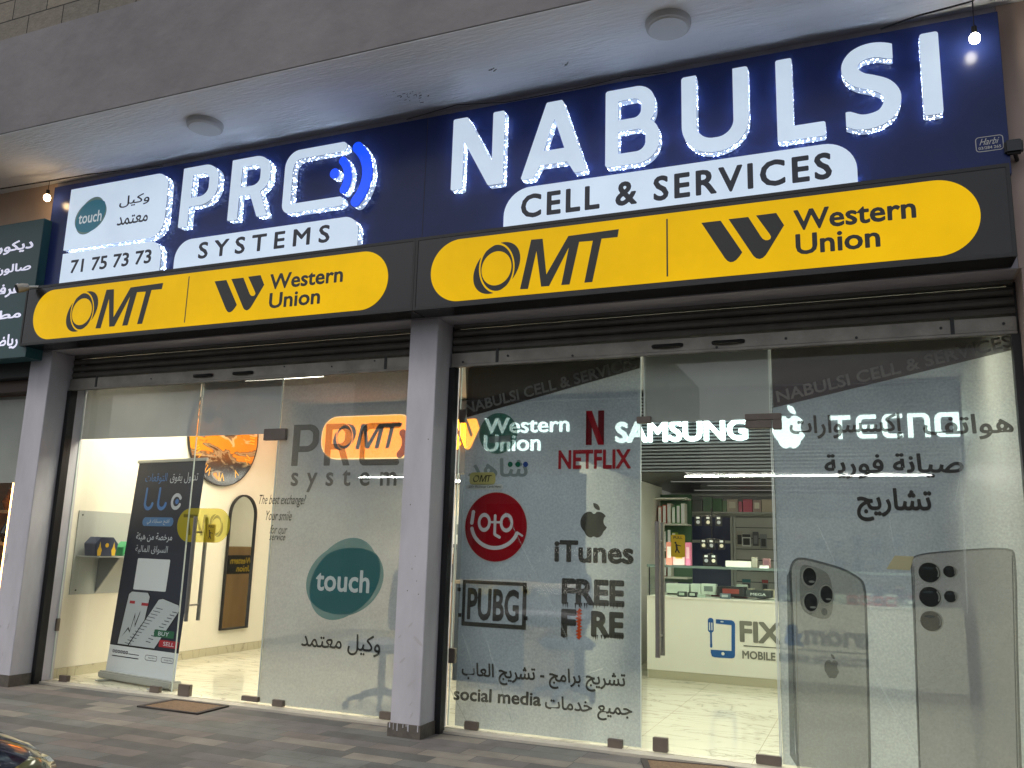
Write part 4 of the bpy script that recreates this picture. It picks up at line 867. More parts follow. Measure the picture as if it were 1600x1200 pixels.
cable([(-.85, -.47, 4.53), (-.4, -.50, 4.555), (.0, -.48, 4.512), (.25, -.49, 4.507), (.6, -.5, 4.506), (.9, -.49, 4.53), (1.2, -.49, 4.506)], .003, 'thin loose wire lying along the top of the navy sign')
def camera_obj(P, aim, lb):
    t = empty('security_camera', lb, 'security camera'); P = Vector(P); a = Vector(aim).normalized()
    MB().tube([P-a*.02, P+a*.02, P+a*.075], .03, 14, rs=[.03, .040, .042]).build('body', mat('camera shell', (170, 166, 158), .5), t, smooth=True)
    MB().tube([P+a*.0755, P+a*.082], .036, 14).build('lens', black_, t, smooth=True)
    MB().tube([P-a*.02, P-a*.03+Vector((.05, .05, .01)), P+Vector((.06, .09, .0))], .010, 8).build('bracket', white_, t, smooth=True); settle(t)
q = FY(-.66).px(40, 452); camera_obj((q[0]+.0, -.66, q[1]+.02), (-.35, -.75, -.35), 'small pale security camera on the top left corner of the left light box')
q = FY(-.45).px(1582, 236); t = empty('flood_light', 'small black floodlight on the wall right of the navy sign', 'floodlight')
MB().box(q[0]-.045, q[0]+.05, -.50, -.45, q[1]-.03, q[1]+.055).build('housing', blackm, t, bevel=.012); MB().box(q[0]-.035, q[0]+.04, -.503, -.5005, q[1]-.02, q[1]+.045).build('lens', mat('dark lens glass', (30, 34, 36), .1), t)
MB().tube([(q[0]+.01, -.45, q[1]-.01), (q[0]+.03, -.38, q[1]-.03)], .012, 8).build('bracket', blackm, t); settle(t)

# =================================================================== NEIGHBOUR ON THE LEFT
NF = FY(-.55); N = empty('neighbour_sign', 'dark green sign board with white Arabic lines, cut by the left picture edge', 'sign')
x1 = NF.px(69, 345)[0]; zt = NF.px(60, 342.5)[1]; zb = NF.px(20, 559)[1]
bx('board', mat('dark green panel', (38, 72, 76), .35, noise=(1.5, .1), emit=.06), -8.2, x1, -.55, YP-.003, zb, zt, N, bevel=.003)
wl = mat('lit white sign lettering', (214, 214, 236), .4, emit=.7)
for body, l, r, b_, t in (('ديكور', (-6, 395), (52, 385), (20, 396.5), (45, 373)), ('صالون', (-9, 428), (47.5, 425), (10, 430), (30, 411)), ('غرف نوم', (-50, 465), (30, 465), (10, 468), (10, 444)), ('مطابخ', (-40, 505), (32, 500), (0, 506), (15, 484)), ('رياض', (-16, 545), (27, 540), (10, 546), (15, 522))):
    text('lettering', body, NF, NF.bb(l, r, b_, t), .0012, 0, wl, N, bold=.03)
settle(N)
N2 = empty('neighbour_shop_front', 'neighbour shop front with dark shutter box and glass at the far left', 'shop front')
bx('shutter_box', darkpan, -7.6, -4.80, -.30, -.05, 2.72, 2.925, N2); bx('head_rail', mat('brown metal', (70, 52, 44), .5), -7.6, -4.80, -.2, -.06, 2.605, 2.715, N2)
bx('pane', glassm, -7.6, -4.80, -.03, -.02, .1, 2.6, N2); bx('upper_film', filmt2, -7.6, -4.80, -.012, -.008, 1.75, 2.6, N2); bx('sill', skirt_m, -7.6, -4.8, -.1, 0, -.02, .1, N2)
bx('back_panel', mat('dark wood back', (70, 48, 34), .6), -7.6, -4.74, .9, 1.0, 0, 2.9, N2); settle(N2)
Sh = empty('display_shelf', 'warm lit wooden display shelf behind the neighbour glass', 'shelf'); wood = mat('honey wood', (196, 146, 90), .5, noise=(6, .2), stretch=(1, 1, 6))
for z in (.5, .83, 1.15, 1.47, 1.80): bx('shelf_board', wood, -7.4, -5.66, .3, .7, z, z+.03, Sh)
for x in (-7.43, -5.659): bx('upright', wood, x, x+.03, .3, .7, .02, 1.83, Sh)
bx('back_board', wood, -7.4, -5.6, .701, .72, .02, 1.83, Sh)
bx('light_strip', mat('warm light strip', (255, 200, 120), .5, emit=12), -5.688, -5.678, .29, .299, .3, 1.8, Sh); settle(Sh)
for i, (z, h_) in enumerate(((.861, .2), (1.181, .22), (1.501, .22))):
    t = empty('display_vase', ('dark vase on the middle neighbour shelf', 'black lidded jar on the upper neighbour shelf', 'amber vase on the top neighbour shelf')[i], 'vase'); x = -5.84-.02*i
    MB().tube([(x, .45, z), (x, .45, z+h_*.4), (x, .45, z+h_*.8), (x, .45, z+h_)], .08, 16, rs=[.05, .09, .05, .04]).build('body', (black_, blackp, mat('amber glaze', (150, 90, 30), .2))[i], t, smooth=True); MB().tube([(x, .45, z+h_+.001), (x, .45, z+h_+.015)], .045, 16).build('rim', steel, t); settle(t)

# =================================================================== DOORMATS
def doormat(pts, lb):
    t = empty('doormat', lb, 'doormat'); F = Frame((0, 0, -.0195), (1, 0, 0), (0, 1, 0)); c = np.mean(pts, 0)
    inn = [tuple(c+(np.array(p)-c)*(.86 if i else .86)) for i, p in enumerate(pts)]
    P = [(p[0], p[1]) for p in pts]; Q = [(p[0], p[1]) for p in inn]
    shape('border', [P, Q[::-1]], F, 0, .012, mat('dark rubber border', (58, 52, 50), .8, noise=(30, .2)), t); shape('coir_pad', [Q], F, 0, .009, mat('brown coir', (122, 100, 78), .95, noise=(60, .35), bump=(160, .8)), t); return settle(t)
doormat([(-2.95, -.49), (-2.35, -.49), (-2.37, -.124), (-2.93, -.124)], 'brown coir doormat before the left shop door')
doormat([(1.02, -.42), (1.62, -.36), (1.50, -.05-.06), (.94, -.14-.05)], 'brown coir doormat with black border before the right shop door')

# =================================================================== LEFT SHOP CONTENTS
W4 = FX(-4.488)
# banner stand
BF = Frame((-4.17, .28, 0), (.98791, -.15504, 0), (.0090, .0574, .99831)); t = empty('banner_stand', 'dark blue roll up banner stand with two phones and buy and sell tags', 'banner stand')
A = BF.px(219, 723)[0]; Bu = BF.px(326, 722)[0]; zt = BF.px(272, 722)[1]; L0 = BF.px(164, 1050)[0]; R0 = BF.px(269, 1062)[0]
u0 = (A+L0)/2; u1 = (Bu+R0)/2; zlow = .075
bpf = mat('banner print dark', (30, 36, 56), .55, noise=(1.4, .35)); bwh = mat('banner print white', (214, 218, 224), .55)
shape('banner_sheet', [[(u0, .30), (u1, .30), (u1, zt), (u0, zt)]], BF, 0, .002, bpf, t); shape('banner_foot_print', [[(u0, zlow), (u1, zlow), (u1, .2995), (u0, .2995)]], BF, 0, .002, bwh, t)
MB().fbox(BF, u0-.015, u1+.015, zt, zt+.028, -.012, .014).build('top_rail', mat('satin aluminium', (176, 176, 172), .4, .4), t, bevel=.003)
MB().fbox(BF, u0-.03, u1+.03, .012, .075, -.06, .06).build('base_cassette', MC['satin aluminium'], t, bevel=.012)
MB().tube([BF.w((u0+u1)/2, .05, -.03), BF.w((u0+u1)/2, zt+.03, -.008)], .008, 8).build('back_pole', MC['satin aluminium'], t)
for uu in (u0+.12, u1-.12): MB().fbox(BF, uu-.02, uu+.02, 0, .012, -.16, .16).build('foot', MC['satin aluminium'], t)
WB = u1-u0
def bt(body, a, b_, z0, z1, m, bold=.004, n=.0035): return text('lettering', body, BF, (u0+a*WB, u0+b_*WB, z0, z1), n, 0, m, t, bold=bold)
bw = mat('banner lettering white', (196, 202, 212), .5); bb_ = mat('banner lettering blue', (64, 120, 190), .5)
bt('تداول يفوق', .52, .92, 1.765, 1.865, bw); bt('التوقعات', .14, .47, 1.765, 1.865, bb_)
zc = 1.60
def cc(X, Y): return np.maximum(sarc(X, Y, (u0+.66*WB, zc), .060, 30, 330, .016), -1)
shape('emblem', contours(cc, u0+.4*WB, u0+.95*WB, zc-.12, zc+.12, .004), BF, .0035, 0, bw, t); shape('emblem', [circle((u0+.67*WB, zc), .024)], BF, .0035, 0, bb_, t)
shape('emblem', contours(lambda X, Y: np.minimum(sarc(X, Y, (u0+.45*WB, zc-.01), .055, 180, 350, .016), np.minimum(scap(X, Y, (u0+.45*WB-.055, zc-.01), (u0+.45*WB-.055, zc+.12), .014), np.minimum(sarc(X, Y, (u0+.25*WB, zc-.01), .055, 180, 350, .016), scap(X, Y, (u0+.25*WB-.055, zc-.01), (u0+.25*WB-.055, zc+.12), .014)))), u0, u0+.7*WB, zc-.12, zc+.16, .004), BF, .0035, 0, bb_, t)
shape('print_button', [rbox(u0+.20*WB, u0+.66*WB, 1.375, 1.455, .038)], BF, .003, 0, mat('banner button blue', (70, 118, 170), .5), t); bt('افتح حسابك في', .27, .60, 1.385, 1.44, bw, n=.0042)
bt('مرخصة من هيئة', .14, .68, 1.23, 1.315, bw, .01); bt('السواق المالية', .16, .64, 1.12, 1.20, bw)
shape('code_card', [rbox(u0+.22*WB, u0+.70*WB, .80, 1.08, .012)], BF, .003, 0, bwh, t)
sc1 = mat('banner screen print', (186, 192, 198), .5)
def ph(P): 
    shape('phone_print', [[(u0+a*WB, z) for a, z in P]], BF, .003, 0, black_, t)
    c = np.mean(P, 0); shape('phone_print', [[(u0+(c[0]+(a-c[0])*.92)*WB, c[1]+(z-c[1])*.965) for a, z in P]], BF, .0037, 0, sc1, t)
ph([(.10, .305), (.16, .76), (.20, .785), (.46, .785), (.50, .75), (.44, .305)])
shape('phone_print', [[(u0+a*WB, z) for a, z in P] for P in ([(.20, .70), (.28, .70), (.28, .675), (.20, .675)], [(.38, .69), (.48, .69), (.48, .665), (.38, .665)])], BF, .0042, 0, mat('banner red', (170, 30, 44), .5), t)
shape('phone_print', [[(u0+a*WB, z) for a, z in [(.16, .38), (.24, .47), (.27, .44), (.31, .60), (.33, .50), (.38, .62), (.382, .60), (.335, .47), (.31, .56), (.27, .42), (.24, .45)]]], BF, .0043, 0, black_, t)
P2 = [(.26, .303), (.62, .735), (.68, .745), (.93, .70), (.955, .66), (.66, .303)]
shape('phone_print', [[(u0+a*WB, z) for a, z in P2]], BF, .0048, 0, black_, t); c = np.mean(P2, 0); shape('phone_print', [[(u0+(c[0]+(a-c[0])*.93)*WB, c[1]+(z-c[1])*.955) for a, z in P2]], BF, .0055, 0, sc1, t)
rows = []
for i in range(13):
    z = .66-i*.027; a = .60-i*.031
    rows.append([(u0+a*WB, z), (u0+(a+.10)*WB, z-.008), (u0+(a+.10)*WB, z-.014), (u0+a*WB, z-.006)])
    if i < 11: rows.append([(u0+(a+.24)*WB, z-.02), (u0+(a+.31)*WB, z-.026), (u0+(a+.31)*WB, z-.033), (u0+(a+.24)*WB, z-.027)])
shape('print_rows', rows, BF, .006, 0, mat('banner fine print', (70, 74, 84), .6), t)
shape('print_tag', [rbox(u0+.63*WB, u0+.91*WB, .415, .475, .01)], BF, .0066, 0, mat('banner green', (30, 96, 66), .5), t); bt('BUY', .69, .84, .428, .462, bw, .01, .0072)
shape('print_tag', [rbox(u0+.72*WB, u0+.985*WB, .335, .395, .01)], BF, .0066, 0, MC['banner red'], t); bt('SELL', .78, .93, .348, .382, bw, .01, .0072)
fk = mat('banner ink', (40, 36, 60), .5)
for i in range(6): shape('print_rows', [rbox(u0+(.06+.04*i)*WB, u0+(.092+.04*i)*WB, .236, .262, .008), rbox(u0+(.068+.04*i)*WB, u0+(.084+.04*i)*WB, .243, .255, .004)[::-1]], BF, .0035, 0, fk, t)
shape('print_rows', [rbox(u0+.06*WB, u0+.46*WB, .206, .214, .003), rbox(u0+.3*WB, u0+.46*WB, .238, .244, .003)], BF, .0035, 0, fk, t)
for a in (.55, .78): shape('print_badge', [rbox(u0+a*WB, u0+(a+.17)*WB, .21, .255, .018), rbox(u0+a*WB+.004, u0+(a+.17)*WB-.004, .214, .251, .015)[::-1]], BF, .0035, 0, fk, t); text('lettering', 'App Store' if a < .6 else 'Google Play', BF, (u0+(a+.04)*WB, u0+(a+.15)*WB, .224, .24), .0035, 0, fk, t)
settle(t)
t = empty('service_desk', 'oak and black service desk at the back of the left shop', 'desk'); oak = mat('oak laminate', (176, 140, 98), .5, noise=(5, .2), stretch=(1, 1, .2))
bx('end_panel', oak, -2.9, -2.86, 3.8, 4.7, .001, .79, t); bx('black_band', black_, -2.91, -2.85, 3.78, 4.72, .791, 1.05, t); bx('top_panel', oak, -2.9, -1.0, 3.8, 4.7, 1.051, 1.17, t); bx('front_panel', oak, -2.859, -1.02, 3.82, 3.86, .001, .79, t)
DE = Frame((-2.91, 4.72, 0), (0, -1, 0)); yl = mat('yellow desk lettering', (220, 186, 40), .5)
text('lettering', 'Western', DE, (.20, .66, .93, 1.02), .001, 0, yl, t, bold=.02); text('lettering', 'Union', DE, (.20, .52, .82, .91), .001, 0, yl, t, bold=.02); settle(t)
# wall shelf with collection boxes
t = empty('wall_shelf', 'small clear grey shelf with backing plate on the left shop side wall', 'shelf'); acr = mat('grey acrylic', (176, 178, 172), .15)
bx('backing_plate', acr, -4.499, -4.49, .10, .80, .73, 1.50, t); bx('shelf_board', acr, -4.489, -4.20, .12, .72, 1.075, 1.087, t); MB().prism([(-4.489, .38, 1.074), (-4.22, .38, 1.074), (-4.489, .38, .74)], (0, .012, 0)).build('bracket', mat('grey acrylic shade', (140, 142, 140), .2), t)
for y, z in ((.14, 1.46), (.16, .77)): MB().tube([(-4.489, y, z), (-4.486, y, z)], .008, 8).build('screw', black_, t)
settle(t)
t = empty('collection_box', 'navy house shaped collection box with yellow hands on the wall shelf', 'donation box')
MB().prism([(-4.28, .16, 1.0885), (-4.28, .38, 1.0885), (-4.28, .40, 1.20), (-4.28, .34, 1.26), (-4.28, .20, 1.26), (-4.28, .14, 1.20)], (-.15, 0, 0)).build('body', mat('navy card', (44, 54, 78), .5), t, bevel=.004)
F2 = FX(-4.28); shape('hand_print', [[(.17, 1.09), (.205, 1.09), (.215, 1.14), (.20, 1.17), (.19, 1.22), (.18, 1.17), (.165, 1.14)], [(.37, 1.09), (.335, 1.09), (.325, 1.14), (.34, 1.17), (.35, 1.22), (.36, 1.17), (.375, 1.14)]], F2, .001, 0, mat('yellow print', (206, 168, 40), .5), t); shape('sun_print', [circle((.27, 1.185), .02)], F2, .001, 0, MC['yellow print'], t); settle(t)
t = empty('money_box', 'small green house shaped box beside the navy one', 'donation box'); gm = mat('green plastic', (72, 160, 104), .4)
MB().prism([(-4.27, .46, 1.0885), (-4.27, .60, 1.0885), (-4.27, .60, 1.17), (-4.27, .53, 1.225), (-4.27, .46, 1.17)], (-.12, 0, 0)).build('body', gm, t, bevel=.003); bx('slot', mat('dark green', (30, 80, 50), .5), -4.269, -4.267, .505, .555, 1.165, 1.172, t); bx('label_strip', white_, -4.268, -4.262, .47, .56, 1.089, 1.105, t); settle(t)
# clock
t = empty('wall_clock', 'large round clock with orange, black and cream face and gold numerals', 'clock'); cy_, cz, R_ = 1.935, 2.44, .57
def clockm():
    m = mat('marbled clock face', (200, 120, 40), .2); n = m.node_tree.nodes; L = m.node_tree.links; b = n['Principled BSDF']; tc = n.new('ShaderNodeTexCoord'); mp = n.new('ShaderNodeMapping'); mp.inputs['Rotation'].default_value = (.6, 0, 0); mp.inputs['Scale'].default_value = (1, 1, 2.4); mp.inputs['Location'].default_value = (0, .75, .4); L.new(tc.outputs['Object'], mp.inputs[0])
    nz = n.new('ShaderNodeTexNoise'); nz.inputs['Scale'].default_value = 2.2; nz.inputs['Detail'].default_value = 10; nz.inputs['Distortion'].default_value = 1.0; L.new(mp.outputs[0], nz.inputs['Vector'])
    sp_ = n.new('ShaderNodeSeparateXYZ'); L.new(tc.outputs['Object'], sp_.inputs[0]); ad = n.new('ShaderNodeMath'); ad.operation = 'MULTIPLY_ADD'; ad.inputs[1].default_value = .62; L.new(sp_.outputs['Z'], ad.inputs[0])
    m1 = n.new('ShaderNodeMath'); m1.operation = 'MULTIPLY_ADD'; m1.inputs[1].default_value = .9; m1.inputs[2].default_value = -.38; L.new(nz.outputs[0], m1.inputs[0]); L.new(m1.outputs[0], ad.inputs[2])
    cr = n.new('ShaderNodeValToRGB'); L.new(ad.outputs[0], cr.inputs[0]); e = cr.color_ramp.elements
    e[0].position = .0; e[0].color = s2l((22, 20, 19))+(1,); e[1].position = 1; e[1].color = s2l((30, 26, 24))+(1,)
    for p, c in ((.22, (24, 22, 20)), (.27, (150, 138, 112)), (.30, (60, 54, 46)), (.33, (218, 132, 26)), (.46, (224, 136, 20)), (.50, (238, 196, 150)), (.54, (120, 108, 84)), (.60, (40, 36, 32)), (.66, (226, 150, 60)), (.74, (232, 200, 160))): x = e.new(p); x.color = s2l(c)+(1,)
    L.new(cr.outputs[0], b.inputs['Base Color']); return m
shape('face', [circle((cy_, cz), R_, n=64)], W4, 0, .02, clockm(), t); shape('rim', [circle((cy_, cz), R_+.006, n=64), circle((cy_, cz), R_-.004, n=64)[::-1]], W4, 0, .026, black_, t)
gold = mat('gold numerals', (216, 160, 30), .3, .4, emit=.15)
for i, s in enumerate(('XII', 'I', 'II', 'III', 'IV', 'V', 'VI', 'VII', 'VIII', 'IX', 'X', 'XI')):
    a = math.radians(90-30*i); c = np.array((cy_+.47*math.cos(a), cz+.47*math.sin(a))); rd_ = np.array((math.cos(a), math.sin(a))); tg = np.array((rd_[1], -rd_[0])); w_ = .014*sum({'I': 1, 'V': 2.4, 'X': 2.4}[k] for k in s); h_ = .045
    text('numeral', s, W4, None, .0215, 0, gold, t, bold=.004, quad=(tuple(c-tg*w_-rd_*h_), tuple(c+tg*w_-rd_*h_), tuple(c-tg*w_+rd_*h_)))
shape('hand', [[(cy_-.012, cz), (cy_+.012, cz), (cy_+.11, cz+.3), (cy_+.1, cz+.31)], [(cy_, cz-.01), (cy_, cz+.014), (cy_+.25, cz+.06), (cy_+.25, cz+.045)]], W4, .023, .003, black_, t); settle(t)
# arched mirror
t = empty('arched_mirror', 'tall black arched mirror on the left shop side wall', 'mirror'); ya, yb = 2.135, 2.60; P = [(ya, .26), (yb, .26)]+[((ya+yb)/2+(yb-ya)/2*math.cos(math.radians(k)), 1.56+.235*math.sin(math.radians(k))) for k in range(0, 181, 9)]
Q = [((ya+yb)/2+(p[0]-(ya+yb)/2)*.93, 1.0+(p[1]-1.0)*.975) for p in P]
shape('frame', [P, Q[::-1]], W4, 0, .03, black_, t); shape('mirror_glass', [Q], W4, .004, .008, mat('mirror glass', (190, 192, 188), .03, 1.0), t); settle(t)
# lit yellow sign on grey bulkhead
KF = FY(YB); t = empty('lit_wall_sign', 'glowing orange pill shaped sign seen through the frosted pane', 'sign'); sb = KF.bb((507, 683), (643, 684), (575, 716), (575, 651.5))
sb = (sb[0], sb[0]+1.32, sb[2], sb[3]); shape('glowing_face', [rbox(*sb, .22)], KF, .001, .05, mat('orange glow', (120, 70, 0), .3, emit=8.5, ecol=(255, 132, 0)), t)
shape('glowing_edge', [rbox(sb[0]-.012, sb[1]+.012, sb[2]-.012, sb[3]+.012, .23), rbox(*sb, .22)[::-1]], KF, .001, .045, mat('pale orange glow', (255, 214, 140), .3, emit=4.4), t)
shape('emblem', fit(OMT, (sb[0]+.17, sb[1]-.17, sb[2]+.10, sb[3]-.09)), KF, .053, 0, black_, t); settle(t)
# lit words on the ribbed bulkhead
def litword(nm, lb, parts, m):
    t = empty(nm, lb, 'lit lettering')
    for kind, a, l, r, b_, tp in parts:
        bb2 = KF.bb(l, r, b_, tp)
        if kind == 't': text('lettering', a, KF, bb2, .012, .03, m, t, bold=.035 if len(a) > 5 and a.isupper() else .008)
        elif kind == 'o': shape('emblem', fit(a, bb2), KF, .012, .03, m, t)
        elif kind == 'y': shape('emblem', fit(a, bb2), KF, .012, .03, mat('orange glow mark', (255, 160, 10), .3, emit=5), t)
    return settle(t)
lw = mat('white glow', (226, 252, 250), .4, emit=3.4); lw2 = mat('bright white glow', (226, 252, 250), .4, emit=2.9)
litword('lit_words', 'two glowing white words over the green disc on the ribbed bulkhead', [('t', 'Western', (759, 676), (890.5, 675), (775, 678), (775, 654)), ('t', 'Union', (757.5, 704), (845.5, 704), (775, 706), (775, 680)), ('y', WU, (694, 680), (750, 670), (730, 703), (740, 655))], lw)
litword('lit_words', 'glowing white capital word partly seen through the right shop door', [('t', 'SAMSUNG', (962.5, 691), (1169.5, 689), (1080, 690.5), (1080, 656.5))], lw2)
litword('lit_fruit_mark', 'glowing white bitten fruit mark on the ribbed bulkhead', [('o', AP, (1208, 680), (1258, 680), (1230, 701), (1237, 634))], lw)
TE = []
def tecno(X, Y):
    k = .17; d = srbox(X, Y, 0, 1, .82, 1, .02); d = np.minimum(d, srbox(X, Y, .40, .60, 0, 1, .02))
    for a in (1.25, 2.45): 
        o = np.maximum(srbox(X, Y, a, a+.95, 0, 1, (.28, .03, .03, .28)), -srbox(X, Y, a+.25, a+1.3, .17, .83, (.12, 0, 0, .12))); d = np.minimum(d, o)
    d = np.minimum(d, srbox(X, Y, 1.4, 2.15, .42, .57, .02))
    d = np.minimum(d, np.maximum(srbox(X, Y, 3.62, 4.62, 0, 1, (.03, .3, .02, .02)), -srbox(X, Y, 3.86, 4.38, -.5, .85, (.04, .14, 0, 0))))
    d = np.minimum(d, np.maximum(srbox(X, Y, 4.82, 5.9, 0, 1, (.28, .03, .03, .28)), -srbox(X, Y, 5.08, 5.62, .17, .83, (.14, .05, .05, .14)))); return d
litword('lit_words', 'glowing white squared word at the right end of the ribbed bulkhead', [('o', contours(tecno, 0, 5.9, 0, 1, .02), (1297, 680), (1500, 680), (1350, 685.5), (1450, 646))], lw)
# desk chair behind the frosted pane
def chair(x, y, lb, col, rz=0):
    t = empty('swivel_chair', lb, 'chair'); f = mat('chair fabric '+str(col[0]), col, .8, noise=(30, .1)); R2 = Matrix.Rotation(rz, 4, 'Z')
    MB().box(-.24, .24, -.22, .24, .43, .50).build('seat', f, t, bevel=.03); MB().prism([(-.20, .22, .56), (.20, .22, .56), (.25, .25, .70), (.24, .27, 1.02), (.20, .28, 1.06), (-.20, .28, 1.06), (-.24, .27, 1.02), (-.25, .25, .70)], (0, .05, 0)).build('backrest', f, t, bevel=.015)
    MB().tube([(0, .0, .12), (0, 0, .43)], .03, 12).build('column', steel, t); MB().tube([(0, .14, .46), (0, .30, .5), (0, .29, .7)], .02, 8).build('back_stem', black_, t)
    for k in range(5):
        a = 2*math.pi*k/5+.5; MB().tube([(0, 0, .12), (.27*math.cos(a), .27*math.sin(a), .065)], .022, 8, rs=[.03, .016]).build('leg', f, t); MB().ball((.28*math.cos(a), .28*math.sin(a), .028), .027).build('castor', black_, t, smooth=True)
    for c in t.children: c.data.transform(Matrix.Translation((x, y, 0)) @ R2)
    return settle(t)
chair(-1.33, .42, 'grey swivel chair behind the frosted pane beside the middle pillar', (120, 122, 130), -.3)
t = empty('office_cabinet', 'tall grey cabinet at the back of the left shop near the middle pillar', 'cabinet'); cab = mat('grey cabinet laminate', (120, 120, 124), .5)
bx('carcass', cab, -2.15, -1.2, 3.2+.08, 3.7, 0, 1.25, t); 
for x in (-2.13, -1.67): bx('door', mat('grey cabinet door', (138, 138, 140), .5), x, x+.44, 3.262, 3.278, .06, 1.23, t)
bx('side_post', cab, -2.02, -1.9, 3.4, 3.48, 1.3, 2.1, t); bx('top_board', cab, -2.2, -1.15, 3.25, 3.72, 1.251, 1.29, t); settle(t)
t = empty('framed_notice', 'white notice card standing on the grey cabinet', 'notice'); bx('card', white_, -2.17, -1.93, 3.30, 3.31, 1.2905, 1.62, t); bx('print', mat('grey print area', (130, 136, 132), .6), -2.13, -1.97, 3.2985, 3.2995, 1.40, 1.52, t); settle(t)

# =================================================================== RIGHT SHOP CONTENTS
YCF = 3.2; CF = FY(YCF); CX0, CX1 = .16, 3.1
t = empty('shop_counter', 'white counter with blue phone logo and glass display top', 'counter')
bx('front_panel', iwhite, CX0, CX1, YCF, YCF+.02, .085, .80, t); bx('kick_board', mat('kick board', (176, 172, 146), .5), CX0+.01, CX1, YCF+.006, YCF+.03, .001, .084, t)
bx('side_panel', iwhite, CX0, CX0+.02, YCF+.021, YCF+.62, .001, .80, t); bx('worktop', iwhite, CX0, CX1, YCF-.012, YCF+1.0, .801, .822, t, bevel=.003)
bx('glass_front', casegl, CX0+.02, CX1, YCF, YCF+.008, .823, 1.112, t); bx('glass_top', casegl, CX0, CX1, YCF-.005, YCF+.36, 1.131, 1.139, t); bx('glass_end', casegl, CX0, CX0+.008, YCF+.01, YCF+.36, .823, 1.13, t)
bx('case_light', mat('case light strip', (250, 255, 250), .5, emit=16), CX0+.03, CX1-.02, YCF+.012, YCF+.022, 1.118, 1.128, t)
for x in (CX0+.02, 1.47, 2.7): bx('case_post', blackm, x, x+.01, YCF-.002, YCF+.012, .823, 1.13, t)
bx('case_edge', mat('case rail', (120, 140, 132), .3), CX0, CX1, YCF-.008, YCF-.0055, 1.114, 1.139, t)
blue = mat('blue vinyl logo', (22, 84, 146), .4); gry = mat('grey raised lettering', (112, 112, 100), .5)
def cf(P): return CF.pts(P, 1000, 860, 6)
sdr = contours(lambda X, Y: np.maximum(np.minimum(srbox(X, Y, 0, .5, 1.3, 2.6, .22), np.minimum(srbox(X, Y, .18, .34, .1, 1.4, .05), scap(X, Y, (.26, .05), (.26, .25), .1))), -np.minimum(srbox(X, Y, .1, .2, 1.5, 2.2, .03), srbox(X, Y, .3, .4, 1.5, 2.2, .03))), 0, .5, -.05, 2.6, .02)
shape('logo_screwdriver', fit(sdr, CF.bb((1106.3, 990), (1115.3, 990), (1112, 1012), (1110, 965.5))), CF, .001, .004, blue, t)
lb_ = [cf([(712, 645), (860, 655), (882, 668), (892, 690), (892, 985), (885, 1005), (860, 1012), (700, 1002), (675, 992), (664, 960), (663, 930), (858, 942), (858, 700), (712, 685)])]
shape('logo_phone', lb_+[circle(CF.px(1000+778/6, 860+968/6), .016, n=20)[::-1], circle(CF.px(1000+770/6, 860+668/6), .018, .007, n=16)[::-1]], CF, .001, .004, blue, t)
def ct(body, l, r, b_, tp, m, bold=.02, t_=.006): return text('lettering', body, CF, CF.bb(l, r, b_, tp), .001, t_, m, t, bold=bold)
ct('FIX', (1156, 1000), (1221, 1005), (1160, 1003), (1160, 970), gry, .035); ct('&', (1226, 1005), (1255, 1005), (1240, 1009), (1240, 975.5), blue, .05); ct('more', (1257, 1008), (1358, 1014), (1300, 1010.5), (1300, 986), gry, .04)
ct('MOBILE REPAIR SPECIALISTS', (1160, 1028), (1359, 1037), (1180, 1030.5), (1180, 1017.5), gry, .03)
u = CF.bb((1162, 1010), (1358, 1020), (1200, 1012.2), (1200, 1010)); shape('logo_rule', [[(u[0], u[2]), (u[1], u[2]), (u[1], u[2]+.009), (u[0], u[2]+.009)]], CF, .001, .004, gry, t)
settle(t)
def carton(nm, lb, cat, px_l, px_r, base_z, y, h, d, col, face=None, group=None, word=None):
    F = FY(y); x0 = F.px(px_l, 900)[0]; x1 = F.px(px_r, 900)[0]; t = empty(nm, lb, cat, group)
    m = mat('carton %d %d %d' % col, col, .45); bx('box_body', m, x0, x1, y, y+d, base_z, base_z+h, t, bevel=.003)
    if face: bx('box_label', mat('label %d %d %d' % face, face, .4), x0+(x1-x0)*.2, x1-(x1-x0)*.2, y-.0015, y-.0003, base_z+h*.3, base_z+h*.8, t)
    if word: text('lettering', word, FY(y), (x0+(x1-x0)*.2, x1-(x1-x0)*.2, base_z+h*.3, base_z+h*.65), .0012, 0, white_, t, bold=.01)
    return settle(t)
ZT_ = 1.1395; ZI = .8225
carton('gift_carton', 'tall pink printed carton on the glass counter, right of its twin', 'box', 1071, 1079, ZT_, 3.28, .235, .1, (226, 130, 160), (240, 190, 200))
carton('gift_carton', 'white and salmon printed carton left of the pink one', 'box', 1041, 1050.5, ZT_, 3.28, .235, .1, (232, 150, 130), (240, 236, 226))
carton('gift_carton', 'cream carton with yellow figures behind the pull sticker', 'box', 1051.5, 1070, ZT_, 3.30, .22, .1, (240, 206, 200), (226, 186, 70))
carton('white_carton', 'long white carton with a small black handle on the glass counter', 'box', 1134, 1174, ZT_, 3.30, .062, .14, (226, 226, 206))
carton('blue_tray', 'flat blue tray under the long white carton', 'tray', 1136, 1178, 1.118, 3.26, .012, .2, (30, 110, 150))
carton('grey_carton', 'upright grey carton right of the long white one', 'box', 1174.5, 1184, ZT_, 3.34, .105, .08, (172, 168, 150))
carton('pink_carton', 'small dusty pink carton at the right end of the glass counter', 'box', 1192, 1204, ZT_, 3.34, .095, .05, (168, 128, 128), (140, 100, 110))
carton('white_gadget_box', 'small white box with dark print in front of the pink carton', 'box', 1187, 1201, ZT_, 3.22, .026, .06, (236, 236, 228))
carton('game_carton', 'large black glossy carton with red print inside the glass case', 'box', 1120, 1163, .842, 3.34, .095, .22, (36, 36, 36), (150, 60, 50), word=None)
